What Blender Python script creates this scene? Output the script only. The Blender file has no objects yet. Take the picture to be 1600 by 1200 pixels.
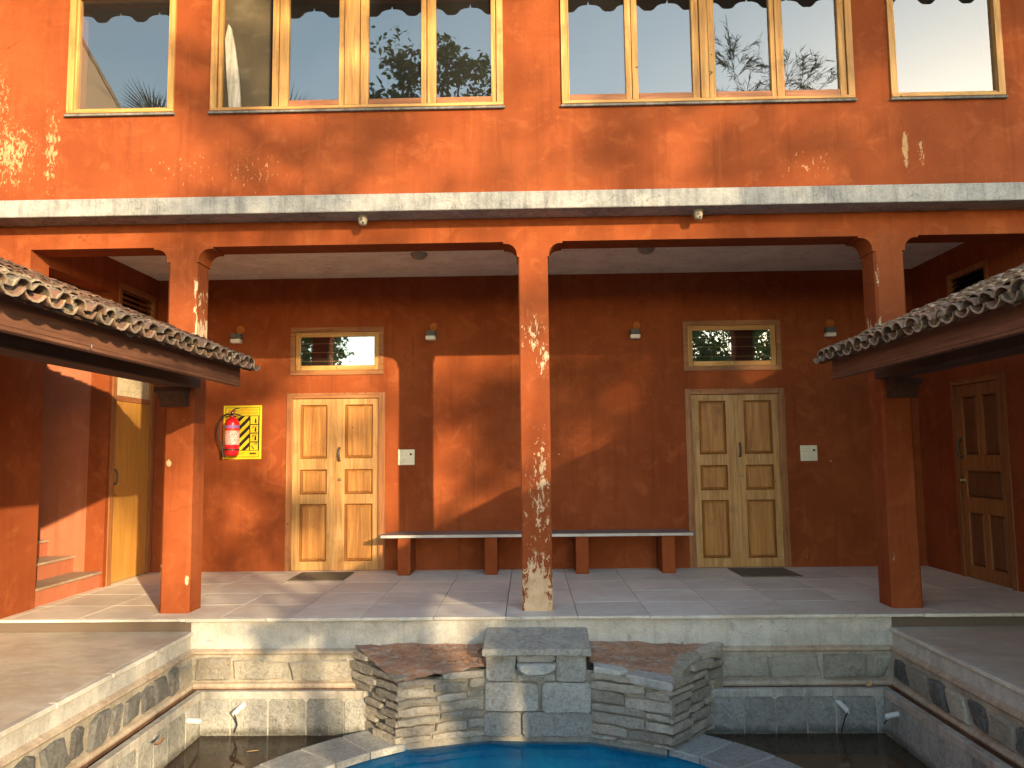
import bpy, bmesh, math, random
from mathutils import Vector, Matrix, Quaternion
from mathutils import noise as mnoise

S = bpy.context.scene
C = S.collection
R = math.radians
rnd = random.Random(11)

# ------------------------------------------------------------------ camera, sky, sun, exposure
cam_d = bpy.data.cameras.new('camera')
cam = bpy.data.objects.new('camera', cam_d)
C.objects.link(cam)
S.camera = cam
cam_d.sensor_fit = 'HORIZONTAL'
cam_d.sensor_width = 36.0
cam_d.lens = 36.0 * 1228.8 / 1600.0
cam_d.clip_start = 0.05
cam_d.clip_end = 900
_yaw, _pit, _rol = 0.0201, 0.0904, -0.0113
_fw = Vector((-math.sin(_yaw) * math.cos(_pit), math.cos(_yaw) * math.cos(_pit), math.sin(_pit)))
_r0 = Vector((math.cos(_yaw), math.sin(_yaw), 0))
_u0 = _r0.cross(_fw)
_r = _r0 * math.cos(_rol) + _u0 * math.sin(_rol)
_u = -_r0 * math.sin(_rol) + _u0 * math.cos(_rol)
m = Matrix((_r, _u, -_fw)).transposed().to_4x4()
m.translation = Vector((-0.0612, -6.9291, 1.3373))
cam.matrix_world = m

SUN_DIR = Vector((-0.60, 1.0, -0.285)).normalized()      # the way the light travels
W = bpy.data.worlds.new('World')
S.world = W
W.use_nodes = True
_n = W.node_tree.nodes
_bg = _n.get('Background') or _n.new('ShaderNodeBackground')
_out = _n.get('World Output') or _n.new('ShaderNodeOutputWorld')
sky = _n.new('ShaderNodeTexSky')
sky.sky_type = 'NISHITA'
sky.sun_disc = False
sky.sun_elevation = math.asin(-SUN_DIR.z)
sky.sun_rotation = math.atan2(-SUN_DIR.x, -SUN_DIR.y)
sky.air_density = 1.0
sky.dust_density = 0.35
sky.ozone_density = 1.0
_wb = _n.new('ShaderNodeMixRGB')            # the camera's warm white balance
_wb.blend_type = 'MULTIPLY'
_wb.inputs[0].default_value = 1.0
_wb.inputs[2].default_value = (1.0, 0.97, 0.86, 1)
W.node_tree.links.new(sky.outputs[0], _wb.inputs[1])
W.node_tree.links.new(_wb.outputs[0], _bg.inputs[0])
_bg.inputs[1].default_value = 0.15
W.node_tree.links.new(_bg.outputs[0], _out.inputs[0])

sl = bpy.data.lights.new('sun', 'SUN')
sl.energy = 2.35
sl.angle = R(0.6)
sl.color = (1.0, 0.76, 0.44)
so = bpy.data.objects.new('sun', sl)
C.objects.link(so)
so.rotation_euler = SUN_DIR.to_track_quat('-Z', 'Y').to_euler()
so.location = (12, -20, 10)

S.view_settings.view_transform = 'Standard'
S.view_settings.look = 'None'
S.view_settings.exposure = 2.18
S.view_settings.gamma = 1.0
S.view_settings.use_curve_mapping = False
S.cycles.max_bounces = 8
S.cycles.diffuse_bounces = 4
S.cycles.transparent_max_bounces = 12
S.cycles.use_denoising = True

# ------------------------------------------------------------------ material helpers
class M:
    def __init__(s, name, rough=0.8, spec=0.3):
        s.m = bpy.data.materials.new(name)
        s.m.use_nodes = True
        s.nt = s.m.node_tree
        s.b = s.nt.nodes['Principled BSDF']
        s.b.inputs['Roughness'].default_value = rough
        s.b.inputs['Specular IOR Level'].default_value = spec
        s.tc = s.nt.nodes.new('ShaderNodeTexCoord')
        s.co = s.tc.outputs['Object']
        s.oi = None

    def n(s, t):
        return s.nt.nodes.new(t)

    def l(s, a, b):
        s.nt.links.new(a, b)

    def rand(s):
        if not s.oi:
            s.oi = s.n('ShaderNodeObjectInfo')
        return s.oi.outputs['Random']

    def shifted(s, k=37.0):
        """object coordinates moved by the object's own random number, so that copies differ"""
        v = s.n('ShaderNodeVectorMath')
        v.operation = 'ADD'
        mm = s.math('MULTIPLY', s.rand(), k)
        s.l(s.co, v.inputs[0])
        s.l(mm, v.inputs[1])
        return v.outputs[0]

    def math(s, op, a, b=None):
        x = s.n('ShaderNodeMath')
        x.operation = op
        for i, q in enumerate((a, b)):
            if q is None:
                continue
            if isinstance(q, (int, float)):
                x.inputs[i].default_value = q
            else:
                s.l(q, x.inputs[i])
        return x.outputs[0]

    def map(s, co, scale=(1, 1, 1), loc=(0, 0, 0)):
        x = s.n('ShaderNodeMapping')
        x.inputs['Scale'].default_value = scale
        x.inputs['Location'].default_value = loc
        s.l(co, x.inputs['Vector'])
        return x.outputs[0]

    def noise(s, scale, detail=6, rough=0.6, co=None, stretch=None, dist=0.0):
        x = s.n('ShaderNodeTexNoise')
        x.inputs['Scale'].default_value = scale
        x.inputs['Detail'].default_value = detail
        x.inputs['Roughness'].default_value = rough
        x.inputs['Distortion'].default_value = dist
        c = co or s.co
        if stretch:
            c = s.map(c, stretch)
        s.l(c, x.inputs['Vector'])
        return x.outputs['Fac']

    def voro(s, scale, co=None, out='Distance', feature='F1', stretch=None):
        x = s.n('ShaderNodeTexVoronoi')
        x.feature = feature
        x.inputs['Scale'].default_value = scale
        c = co or s.co
        if stretch:
            c = s.map(c, stretch)
        s.l(c, x.inputs['Vector'])
        return x.outputs[out]

    def ramp(s, f, stops):
        x = s.n('ShaderNodeValToRGB')
        e = x.color_ramp.elements
        while len(e) < len(stops):
            e.new(0.5)
        for i, (p, c) in enumerate(stops):
            e[i].position = p
            if isinstance(c, (int, float)):
                c = (c, c, c)
            e[i].color = (*c, 1)
        s.l(f, x.inputs[0])
        return x.outputs[0]

    def mix(s, f, a, b, mode='MIX'):
        x = s.n('ShaderNodeMixRGB')
        x.blend_type = mode
        for i, q in enumerate((f, a, b)):
            if isinstance(q, (int, float)):
                x.inputs[i].default_value = q if i == 0 else (q, q, q, 1)
            elif isinstance(q, tuple):
                x.inputs[i].default_value = (*q, 1)
            else:
                s.l(q, x.inputs[i])
        return x.outputs[0]

    def color(s, c):
        if isinstance(c, tuple):
            s.b.inputs['Base Color'].default_value = (*c, 1)
        else:
            s.l(c, s.b.inputs['Base Color'])
        return s

    def bump(s, h, strength=0.5, dist=0.01):
        x = s.n('ShaderNodeBump')
        x.inputs['Strength'].default_value = strength
        x.inputs['Distance'].default_value = dist
        s.l(h, x.inputs['Height'])
        s.l(x.outputs[0], s.b.inputs['Normal'])
        return s


def plaster(name, base, dark, light, patches=(), peel=(0.62, 0.46, 0.30), pscale=15):
    """limewashed plaster: cloudy brush marks, fine grit, and flaked spots (x, z, rx, rz, amount)"""
    k = M(name, 0.92, 0.15)
    big = k.noise(0.9, 5, 0.6)
    mid = k.noise(4.2, 7, 0.68, dist=0.8)
    brush = k.noise(3.0, 6, 0.7, stretch=(1.0, 1.0, 2.4), dist=1.2)
    c = k.mix(k.ramp(big, [(0.36, 0), (0.66, 1)]), dark, base)
    c = k.mix(k.ramp(mid, [(0.52, 0), (0.74, 0.75)]), c, light)
    c = k.mix(k.ramp(brush, [(0.30, 0.40), (0.5, 0)]), c, dark)
    fine = k.noise(60, 4, 0.7)
    c = k.mix(k.ramp(fine, [(0.3, 0.25), (0.6, 0)]), c, dark)
    sc = k.noise(26, 3, 0.6, stretch=(1, 1, 0.7))
    speck = k.ramp(sc, [(0.765, 0), (0.78, 0.8)])
    c = k.mix(speck, c, peel)
    drip = k.noise(2.6, 6, 0.7, stretch=(4.5, 4.5, 0.22))
    c = k.mix(k.ramp(drip, [(0.54, 0), (0.72, 0.42)]), c, tuple(q * 0.62 for q in dark))
    pale = k.noise(3.4, 5, 0.7, co=k.map(k.co, (3.0, 3.0, 0.3), (7.3, 2.0, 1.0)))
    c = k.mix(k.ramp(pale, [(0.58, 0), (0.76, 0.35)]), c, light)
    wob = k.n('ShaderNodeVectorMath')
    wob.operation = 'ADD'
    k.l(k.co, wob.inputs[0])
    wn = k.n('ShaderNodeTexNoise')
    wn.inputs['Scale'].default_value = 2.5
    wn.inputs['Detail'].default_value = 5
    k.l(k.co, wn.inputs['Vector'])
    wm = k.n('ShaderNodeVectorMath')
    wm.operation = 'SCALE'
    wm.inputs[3].default_value = 0.55
    k.l(wn.outputs['Color'], wm.inputs[0])
    k.l(wm.outputs[0], wob.inputs[1])
    cr = k.voro(0.85, co=wob.outputs[0], feature='DISTANCE_TO_EDGE')
    crm = k.math('MULTIPLY', k.ramp(cr, [(0.0, 0.45), (0.004, 0)]), k.ramp(big, [(0.56, 0), (0.64, 1)]))
    c = k.mix(crm, c, tuple(q * 0.4 for q in dark))
    h = k.math('ADD', k.math('MULTIPLY', mid, 0.8), k.math('MULTIPLY', fine, 0.25))
    h = k.math('SUBTRACT', h, k.math('MULTIPLY', crm, 0.5))
    if patches:
        sep = k.n('ShaderNodeSeparateXYZ')
        k.l(k.co, sep.inputs[0])
        tot = None
        for (px, pz, rx, rz, amt) in patches:
            dx = k.math('DIVIDE', k.math('SUBTRACT', sep.outputs['X'], px), rx)
            dz = k.math('DIVIDE', k.math('SUBTRACT', sep.outputs['Z'], pz), rz)
            d = k.math('SQRT', k.math('ADD', k.math('MULTIPLY', dx, dx), k.math('MULTIPLY', dz, dz)))
            v = k.math('MULTIPLY', k.math('MAXIMUM', k.math('SUBTRACT', 1.0, d), 0.0), amt)
            tot = v if tot is None else k.math('MAXIMUM', tot, v)
        pn = k.noise(pscale, 9, 0.72, stretch=(1.25, 1.25, 0.55), dist=0.5)
        msk = k.ramp(k.math('ADD', pn, k.math('MULTIPLY', tot, 0.42)), [(0.655, 0), (0.675, 1)])
        msk = k.math('MULTIPLY', msk, k.ramp(tot, [(0.0, 0), (0.06, 1)]))
        pc = k.mix(k.ramp(k.noise(9, 5), [(0.35, 0), (0.7, 1)]), peel, (peel[0] * 0.72, peel[1] * 0.66, peel[2] * 0.6))
        c = k.mix(msk, c, pc)
        h = k.math('SUBTRACT', h, k.math('MULTIPLY', msk, 0.35))
    k.color(c)
    k.bump(h, 0.45, 0.012)
    return k.m


TC = (0.278, 0.072, 0.0225)
TD = (0.200, 0.045, 0.0132)
TL = (0.345, 0.100, 0.034)
m_facade = plaster('facade_plaster', TC, TD, TL, [
    (-4.80, 4.15, 0.36, 0.50, 0.52), (-4.95, 4.6, 0.2, 0.6, 0.42), (-4.42, 4.2, 0.10, 0.65, 0.50), (-2.6, 3.95, 0.6, 0.25, 0.22),
    (-3.2, 4.0, 0.4, 0.2, 0.2), (3.36, 4.05, 0.05, 0.28, 0.75), (3.5, 4.0, 0.04, 0.2, 0.55), (2.5, 3.9, 0.5, 0.2, 0.2)], (0.50, 0.31, 0.16), pscale=26)
m_wall = plaster('veranda_plaster', TC, TD, TL)
m_endwall = plaster('end_wall_plaster', TC, TD, TL)
m_stair_lit = plaster('stair_lit_plaster', (0.42, 0.150, 0.085), (0.35, 0.115, 0.06), (0.47, 0.19, 0.115))  # plaster made pinker to carry the different light on the stair wall
m_col_mid = plaster('flaking_plaster', TC, TD, TL, [
    (0.0, 0.08, 0.22, 0.60, 0.92), (0.03, 0.90, 0.17, 0.70, 0.40), (0.05, 1.22, 0.12, 0.45, 0.47), (0.0, 2.42, 0.16, 0.3, 0.42),
    (0.08, 2.2, 0.08, 0.3, 0.5)], pscale=21)
m_col_left = plaster('left_post_plaster', TC, TD, TL, [
    (-3.06, 2.36, 0.06, 0.16, 0.72), (-3.05, 2.8, 0.022, 0.3, 0.55), (-3.06, 0.28, 0.025, 0.08, 0.8), (-3.12, 1.68, 0.016, 0.024, 0.65),
    (-3.25, 1.3, 0.03, 0.04, 0.9), (-3.3, 0.3, 0.03, 0.2, 0.5), (-3.04, 2.5, 0.02, 0.25, 0.6)])
m_col_right = plaster('right_post_plaster', TC, TD, TL, [
    (3.06, 0.46, 0.03, 0.09, 0.42), (3.05, 2.45, 0.05, 0.12, 0.6), (3.18, 2.35, 0.10, 0.06, 0.55), (3.05, 2.9, 0.02, 0.2, 0.45)])


def concrete(name, base, dark, light, streak=0.6, stain=None):
    k = M(name, 0.9, 0.2)
    a = k.noise(2.5, 8, 0.7)
    v = k.noise(2.2, 7, 0.72, stretch=(9, 9, 0.6))
    f = k.noise(70, 3, 0.7)
    c = k.mix(k.ramp(a, [(0.42, 0), (0.60, 1)]), dark, base)
    bl = k.noise(7.0, 8, 0.75, dist=0.7)
    c = k.mix(k.ramp(bl, [(0.50, 0), (0.66, 0.6)]), c, light)
    c = k.mix(k.ramp(bl, [(0.30, 0.75), (0.44, 0)]), c, tuple(q * 0.6 for q in dark))
    c = k.mix(k.ramp(v, [(0.42, 0), (0.68, streak)]), c, light)
    c = k.mix(k.ramp(v, [(0.30, streak), (0.47, 0)]), c, tuple(q * 0.55 for q in dark))
    c = k.mix(k.ramp(f, [(0.3, 0.35), (0.55, 0)]), c, tuple(q * 0.5 for q in dark))
    if stain:
        s2 = k.noise(1.4, 6, 0.7, stretch=(1, 1, 1.5), dist=0.6)
        c = k.mix(k.ramp(s2, [(0.50, 0), (0.70, 0.7)]), c, stain)
    cn = k.n('ShaderNodeMixRGB')
    cn.blend_type = 'ADD'
    cn.inputs[0].default_value = 0.25
    k.l(k.co, cn.inputs[1])
    nz = k.n('ShaderNodeTexNoise')
    nz.inputs['Scale'].default_value = 5.0
    nz.inputs['Detail'].default_value = 5
    k.l(k.co, nz.inputs['Vector'])
    k.l(nz.outputs['Color'], cn.inputs[2])
    cr = k.voro(4.5, feature='DISTANCE_TO_EDGE', co=cn.outputs[0])
    crk = k.math('MULTIPLY', k.ramp(cr, [(0.0, 0.75), (0.010, 0)]), k.ramp(k.noise(1.7, 3), [(0.48, 0), (0.6, 1)]))
    c = k.mix(crk, c, tuple(q * 0.35 for q in dark))
    k.color(c)
    k.bump(k.math('ADD', k.math('MULTIPLY', bl, 1.0), k.math('MULTIPLY', f, 0.3)), 0.7, 0.012)
    return k.m


m_sill = concrete('sill_stone', (0.20, 0.19, 0.18), (0.12, 0.115, 0.11), (0.30, 0.28, 0.26), 0.5)
m_band = concrete('band_concrete', (0.345, 0.34, 0.325), (0.21, 0.21, 0.21), (0.44, 0.43, 0.405), 0.55)
m_riser = concrete('riser_concrete', (0.53, 0.515, 0.475), (0.38, 0.37, 0.345), (0.63, 0.61, 0.56), 0.32, (0.38, 0.32, 0.25))
m_ledge = concrete('ledge_mortar', (0.46, 0.385, 0.30), (0.35, 0.27, 0.20), (0.54, 0.47, 0.38), 0.35, (0.42, 0.265, 0.165))
m_coping = concrete('gutter_coping', (0.48, 0.45, 0.40), (0.30, 0.28, 0.245), (0.56, 0.52, 0.46), 0.5, (0.27, 0.18, 0.12))
m_gutter = concrete('gutter_dirt', (0.16, 0.075, 0.04), (0.08, 0.04, 0.025), (0.22, 0.13, 0.08), 0.4)
m_mortar = concrete('mortar', (0.42, 0.375, 0.30), (0.26, 0.225, 0.175), (0.44, 0.40, 0.33), 0.3)
m_lightmortar = concrete('light_mortar', (0.56, 0.53, 0.47), (0.32, 0.29, 0.24), (0.55, 0.52, 0.46), 0.3)
m_ceiling = concrete('ceiling_paint', (0.82, 0.78, 0.70), (0.68, 0.62, 0.53), (0.84, 0.80, 0.73), 0.12)
m_render = concrete('opposite_render', (0.42, 0.36, 0.28), (0.3, 0.25, 0.2), (0.5, 0.45, 0.38), 0.3)


def granite(name, base, dark, light, speck=1.0, tint=(0.36, 0.25, 0.14), bumpd=0.012, damp=None):
    k = M(name, 0.82, 0.3)
    co = k.shifted()
    f1 = k.noise(95, 3, 0.65, co=co)
    f2 = k.voro(120, co=co, out='Color')
    a = k.noise(5.0, 7, 0.7, co=co)
    b = k.noise(14, 6, 0.7, co=co)
    c = k.mix(k.ramp(a, [(0.3, 0), (0.7, 1)]), dark, base)
    f3 = k.noise(34, 8, 0.78, co=co, dist=0.6)
    c = k.mix(k.ramp(f3, [(0.52, 0), (0.70, 0.75 * speck)]), c, light)
    c = k.mix(k.ramp(f3, [(0.30, 0.75 * speck), (0.52, 0)]), c, tuple(q * 0.42 for q in dark))
    c = k.mix(k.ramp(b, [(0.26, 0.7), (0.48, 0)]), c, tuple(q * 0.55 for q in dark))
    c = k.mix(k.ramp(f1, [(0.58, 0), (0.70, 0.5 * speck)]), c, light)
    c = k.mix(k.ramp(f1, [(0.32, 0.5 * speck), (0.42, 0)]), c, tuple(q * 0.35 for q in dark))
    c = k.mix(k.ramp(k.noise(2.6, 5, 0.7, co=co), [(0.56, 0), (0.78, 0.75)]), c, tint)
    if damp is not None:                         # algae and damp above the waterline
        sep = k.n('ShaderNodeSeparateXYZ')
        k.l(k.co, sep.inputs[0])
        hz = k.math('ADD', k.math('SUBTRACT', sep.outputs['Z'], damp - 0.2), k.math('MULTIPLY', k.math('SUBTRACT', k.noise(9, 5, 0.7), 0.5), 0.12))
        c = k.mix(k.ramp(hz, [(0.0, 0.15), (0.16, 0.2), (0.20, 0.8), (0.26, 0)]), c, (0.09, 0.08, 0.058))
    val = k.ramp(k.rand(), [(0, 0.72), (1, 1.18)])
    c = k.mix(1.0, c, val, 'MULTIPLY')
    k.color(c)
    k.bump(k.math('ADD', k.math('MULTIPLY', b, 1.5), k.math('MULTIPLY', f3, 1.0)), 1.0, bumpd)
    return k.m


m_granite = granite('grey_granite', (0.55, 0.53, 0.475), (0.38, 0.365, 0.33), (0.60, 0.58, 0.53))
m_granite_dark = granite('pond_granite', (0.50, 0.49, 0.45), (0.34, 0.335, 0.305), (0.52, 0.51, 0.47), 1.0, (0.30, 0.27, 0.20), 0.02, 0.315)
m_stack = granite('stacked_stone', (0.60, 0.53, 0.43), (0.41, 0.355, 0.28), (0.60, 0.57, 0.50), 0.9, (0.38, 0.25, 0.13), 0.02)
m_rubble = granite('rubble_stone', (0.56, 0.51, 0.425), (0.38, 0.34, 0.28), (0.50, 0.47, 0.41), 0.6, (0.42, 0.29, 0.16), 0.022)
m_rubble_d = granite('dark_rubble_stone', (0.20, 0.195, 0.185), (0.11, 0.11, 0.11), (0.32, 0.31, 0.29), 0.6, (0.25, 0.20, 0.14), 0.022)
m_coping_stone = granite('coping_granite', (0.44, 0.435, 0.41), (0.33, 0.33, 0.31), (0.62, 0.61, 0.58), 0.75, (0.33, 0.31, 0.27), 0.006)
m_white_stone = granite('white_stone', (0.55, 0.53, 0.50), (0.38, 0.36, 0.33), (0.72, 0.70, 0.66), 0.4, (0.45, 0.36, 0.28), 0.01)


def floor_stone(name, base, dark, light, stain, ring=False):
    k = M(name, 0.55, 0.35)
    co = k.shifted(11.0)
    a = k.noise(1.6, 7, 0.68, co=co)
    b = k.noise(6.0, 7, 0.7, co=k.map(co, (1, 2.2, 1)))
    f = k.noise(110, 3, 0.6, co=co)
    c = k.mix(k.ramp(a, [(0.40, 0), (0.62, 1)]), dark, base)
    c = k.mix(k.ramp(b, [(0.5, 0), (0.68, 0.75)]), c, light)
    c = k.mix(k.ramp(b, [(0.30, 0.55), (0.45, 0)]), c, tuple(q * 0.72 for q in dark))
    c = k.mix(k.ramp(k.noise(0.8, 6, 0.75, co=k.map(k.co, (1, 1.6, 1))), [(0.5, 0), (0.72, 0.65)]), c, stain)
    c = k.mix(k.ramp(f, [(0.3, 0.2), (0.5, 0)]), c, tuple(q * 0.6 for q in dark))
    c = k.mix(1.0, c, k.ramp(k.rand(), [(0, 0.90), (1, 1.07)]), 'MULTIPLY')
    k.color(c)
    k.l(k.ramp(b, [(0.3, 0.42), (0.7, 0.72)]), k.b.inputs['Roughness'])
    k.bump(k.math('ADD', k.math('MULTIPLY', b, 0.6), k.math('MULTIPLY', f, 0.2)), 0.25, 0.006)
    return k.m


m_floor = floor_stone('floor_stone', (0.76, 0.705, 0.62), (0.65, 0.60, 0.525), (0.81, 0.765, 0.69), (0.52, 0.42, 0.33))
m_walk = floor_stone('walkway_stone', (0.60, 0.545, 0.46), (0.47, 0.425, 0.355), (0.68, 0.62, 0.535), (0.44, 0.32, 0.225))
m_edge = floor_stone('edge_stone', (0.60, 0.58, 0.54), (0.45, 0.43, 0.39), (0.70, 0.68, 0.64), (0.45, 0.36, 0.27))
m_tread = floor_stone('tread_stone', (0.40, 0.31, 0.23), (0.30, 0.22, 0.16), (0.50, 0.42, 0.33), (0.36, 0.2, 0.12))
m_joint = M('joint_mortar', 0.95, 0.1).color((0.13, 0.10, 0.08)).m
m_seat = floor_stone('bench_stone', (0.24, 0.215, 0.21), (0.17, 0.15, 0.15), (0.32, 0.29, 0.28), (0.22, 0.15, 0.13))


def wood(name, base, dark, light, axis='z', stain=0.6, rough=0.55, knots=True):
    k = M(name, rough, 0.35)
    co = k.shifted(9.0)
    st = {'z': (16, 16, 0.9), 'x': (0.9, 16, 16), 'y': (16, 0.9, 16)}[axis]
    st2 = {'z': (60, 60, 2.5), 'x': (2.5, 60, 60), 'y': (60, 2.5, 60)}[axis]
    g = k.noise(1.0, 7, 0.66, co=k.map(co, st), dist=1.1)
    g2 = k.noise(1.0, 4, 0.6, co=k.map(co, st2))
    w = k.noise(2.4, 6, 0.7, co=co)
    c = k.mix(k.ramp(g, [(0.34, 0), (0.62, 1)]), dark, base)
    c = k.mix(k.ramp(g, [(0.58, 0), (0.78, 0.8)]), c, light)
    c = k.mix(k.ramp(g2, [(0.30, 0.5), (0.48, 0)]), c, tuple(q * 0.5 for q in dark))
    c = k.mix(k.ramp(w, [(0.54, 0), (0.74, stain)]), c, tuple(q * 0.5 for q in dark))
    if knots:
        kn = k.noise(17, 1, 0.4, co=co)
        c = k.mix(k.ramp(kn, [(0.785, 0), (0.80, 0.8)]), c, (0.035, 0.016, 0.007))
    k.color(c)
    k.bump(k.math('ADD', k.math('MULTIPLY', g, 0.6), k.math('MULTIPLY', g2, 0.5)), 0.35, 0.004)
    return k.m


WB, WD, WL = (0.55, 0.305, 0.095), (0.37, 0.17, 0.048), (0.63, 0.40, 0.165)
m_wood_v = wood('teak_upright', WB, WD, WL, 'z')
m_wood_h = wood('teak_crosspiece', WB, WD, WL, 'x')
RB, RD, RL = (0.36, 0.145, 0.06), (0.22, 0.075, 0.03), (0.46, 0.23, 0.11)
m_rail_h = wood('reddish_teak_rail', RB, RD, RL, 'x')
m_frame_v = wood('weathered_frame_upright', (0.34, 0.145, 0.052), (0.22, 0.08, 0.028), (0.43, 0.22, 0.095), 'z', 0.8)
m_frame_h = wood('weathered_frame_head', (0.34, 0.145, 0.052), (0.22, 0.08, 0.028), (0.43, 0.22, 0.095), 'x', 0.8)
DB, DD, DL = (0.51, 0.295, 0.110), (0.35, 0.165, 0.050), (0.60, 0.39, 0.17)
m_door_v = wood('door_teak', DB, DD, DL, 'z', 0.75)
m_mould = wood('moulding_teak', (0.30, 0.125, 0.035), (0.19, 0.07, 0.02), (0.38, 0.18, 0.06), 'z', 0.5)  # darkened wood, the shade of the panel grooves put into its colour
m_panel = wood('door_panel_teak', (0.46, 0.22, 0.058), (0.30, 0.115, 0.028), (0.55, 0.30, 0.095), 'z', 0.7)
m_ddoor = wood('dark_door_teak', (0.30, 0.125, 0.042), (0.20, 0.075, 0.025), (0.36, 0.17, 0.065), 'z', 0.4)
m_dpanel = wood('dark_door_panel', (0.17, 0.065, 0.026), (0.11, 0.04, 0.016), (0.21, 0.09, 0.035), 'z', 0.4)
m_flush = wood('flush_door_ply', (0.52, 0.27, 0.06), (0.43, 0.205, 0.045), (0.57, 0.32, 0.085), 'z', 0.2, 0.4, False)
m_roofwood = wood('roof_timber', (0.085, 0.042, 0.026), (0.05, 0.024, 0.015), (0.125, 0.068, 0.045), 'y', 0.6, 0.8)
m_roofboard = wood('fascia_timber', (0.19, 0.082, 0.047), (0.12, 0.050, 0.028), (0.25, 0.12, 0.075), 'y', 0.5, 0.7)
m_reflection = wood('white_reflection', (0.60, 0.55, 0.46), (0.30, 0.24, 0.17), (0.75, 0.72, 0.66), 'z', 0.7, 0.9)  # for the strip added in place of a white reflection

k = M('clay_tile', 0.9, 0.2)
co = k.shifted(23.0)
a = k.noise(7, 6, 0.7, co=co)
v = k.voro(6.3, out='Color')
c = k.mix(k.ramp(k.rand(), [(0, 0), (1, 1)]), (0.22, 0.105, 0.068), (0.135, 0.098, 0.075))
c = k.mix(k.ramp(v, [(0.2, 0), (0.9, 0.45)]), c, (0.22, 0.10, 0.065))
c = k.mix(k.ramp(a, [(0.42, 0), (0.66, 0.9)]), c, (0.065, 0.055, 0.046))
c = k.mix(k.ramp(k.noise(22, 5, 0.7, co=co), [(0.56, 0), (0.72, 0.75)]), c, (0.42, 0.35, 0.22))
sepx = k.n('ShaderNodeSeparateXYZ')
k.l(k.co, sepx.inputs[0])
edg = k.math('MULTIPLY', k.ramp(k.math('ADD', sepx.outputs['X'], k.math('MULTIPLY', k.noise(30, 4, 0.7, co=co), 0.02)), [(0.0, 0), (0.012, 1)]), k.ramp(k.noise(3, 4, 0.7, co=co), [(0.35, 0.15), (0.6, 0.85)]))
c = k.mix(edg, c, (0.46, 0.36, 0.25))
k.color(c)
k.bump(k.noise(45, 5, 0.7, co=co), 0.6, 0.006)
m_tile = k.m
k = M('lichen_mortar', 0.95, 0.1)
co = k.shifted(13.0)
c = k.mix(k.ramp(k.noise(12, 7, 0.75, co=co), [(0.35, 0), (0.65, 1)]), (0.16, 0.13, 0.085), (0.40, 0.34, 0.25))
c = k.mix(k.ramp(k.noise(30, 4, 0.7, co=co), [(0.3, 0.8), (0.46, 0)]), c, (0.06, 0.05, 0.035))
k.color(c)
k.bump(k.noise(30, 6, 0.8, co=co), 1.0, 0.02)
m_lump = k.m

# glass: half of the light goes through to the dark room, half is mirrored
def glass(name, tint, fac, wob=0.0016):
    mt = bpy.data.materials.new(name)
    mt.use_nodes = True
    nt = mt.node_tree
    nt.nodes.remove(nt.nodes['Principled BSDF'])
    t = nt.nodes.new('ShaderNodeBsdfTransparent')
    t.inputs[0].default_value = (*tint, 1)
    g = nt.nodes.new('ShaderNodeBsdfGlossy')
    g.inputs['Roughness'].default_value = 0.012
    g.inputs['Color'].default_value = (1.0, 0.94, 0.86, 1)
    no = nt.nodes.new('ShaderNodeTexNoise')
    no.inputs['Scale'].default_value = 2.2
    no.inputs['Detail'].default_value = 2
    tc = nt.nodes.new('ShaderNodeTexCoord')
    nt.links.new(tc.outputs['Object'], no.inputs['Vector'])
    b = nt.nodes.new('ShaderNodeBump')
    b.inputs['Strength'].default_value = 0.25
    b.inputs['Distance'].default_value = wob
    nt.links.new(no.outputs['Fac'], b.inputs['Height'])
    nt.links.new(b.outputs[0], g.inputs['Normal'])
    d = nt.nodes.new('ShaderNodeBsdfDiffuse')            # a little dust on the pane
    d.inputs[0].default_value = (0.45, 0.43, 0.42, 1)
    mx = nt.nodes.new('ShaderNodeMixShader')
    mx.inputs[0].default_value = fac
    nt.links.new(t.outputs[0], mx.inputs[1])
    nt.links.new(g.outputs[0], mx.inputs[2])
    m2 = nt.nodes.new('ShaderNodeMixShader')
    m2.inputs[0].default_value = 0.025
    nt.links.new(mx.outputs[0], m2.inputs[1])
    nt.links.new(d.outputs[0], m2.inputs[2])
    nt.links.new(m2.outputs[0], nt.nodes['Material Output'].inputs[0])
    return mt


m_glass = glass('window_glass', (0.75, 0.78, 0.8), 0.215)
m_transom_glass = glass('transom_glass', (0.6, 0.62, 0.62), 0.42, 0.0008)

k = M('fly_mesh', 0.9, 0.1)
wv = k.noise(1.0, 2, 0.5, co=k.map(k.co, (420, 1, 6)))
c = k.mix(wv, (0.060, 0.045, 0.028), (0.125, 0.098, 0.064))
c = k.mix(k.ramp(k.noise(3.2, 4, 0.6, co=k.map(k.co, (1, 1, 2.2))), [(0.55, 0), (0.75, 0.5)]), c, (0.17, 0.14, 0.10))
k.color(c)
m_mesh = k.m

m_room = M('dark_room', 0.95, 0.1).color((0.030, 0.028, 0.028)).m  # near-black walls stand in for the shade of an unlit room
m_cream = M('cream_paint', 0.9, 0.1).color((0.62, 0.48, 0.36)).m
k = M('frosted_glass', 0.35, 0.5)
c = k.mix(k.ramp(k.voro(9, feature='DISTANCE_TO_EDGE'), [(0, 0.7), (0.06, 0)]), (0.58, 0.50, 0.34), (0.30, 0.25, 0.17))
k.color(c)
k.bump(k.noise(30, 4, 0.6), 0.5, 0.005)
m_frost = k.m
m_dark = M('dark_slot', 0.9, 0.1).color((0.012, 0.010, 0.010)).m
m_iron = M('dark_metal', 0.45, 0.5).color((0.06, 0.042, 0.032)).m
k = M('brass', 0.35, 0.5).color((0.42, 0.33, 0.20))
k.b.inputs['Metallic'].default_value = 0.9
m_brass = k.m
k = M('chrome', 0.25, 0.5).color((0.62, 0.60, 0.56))
k.b.inputs['Metallic'].default_value = 1.0
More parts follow.
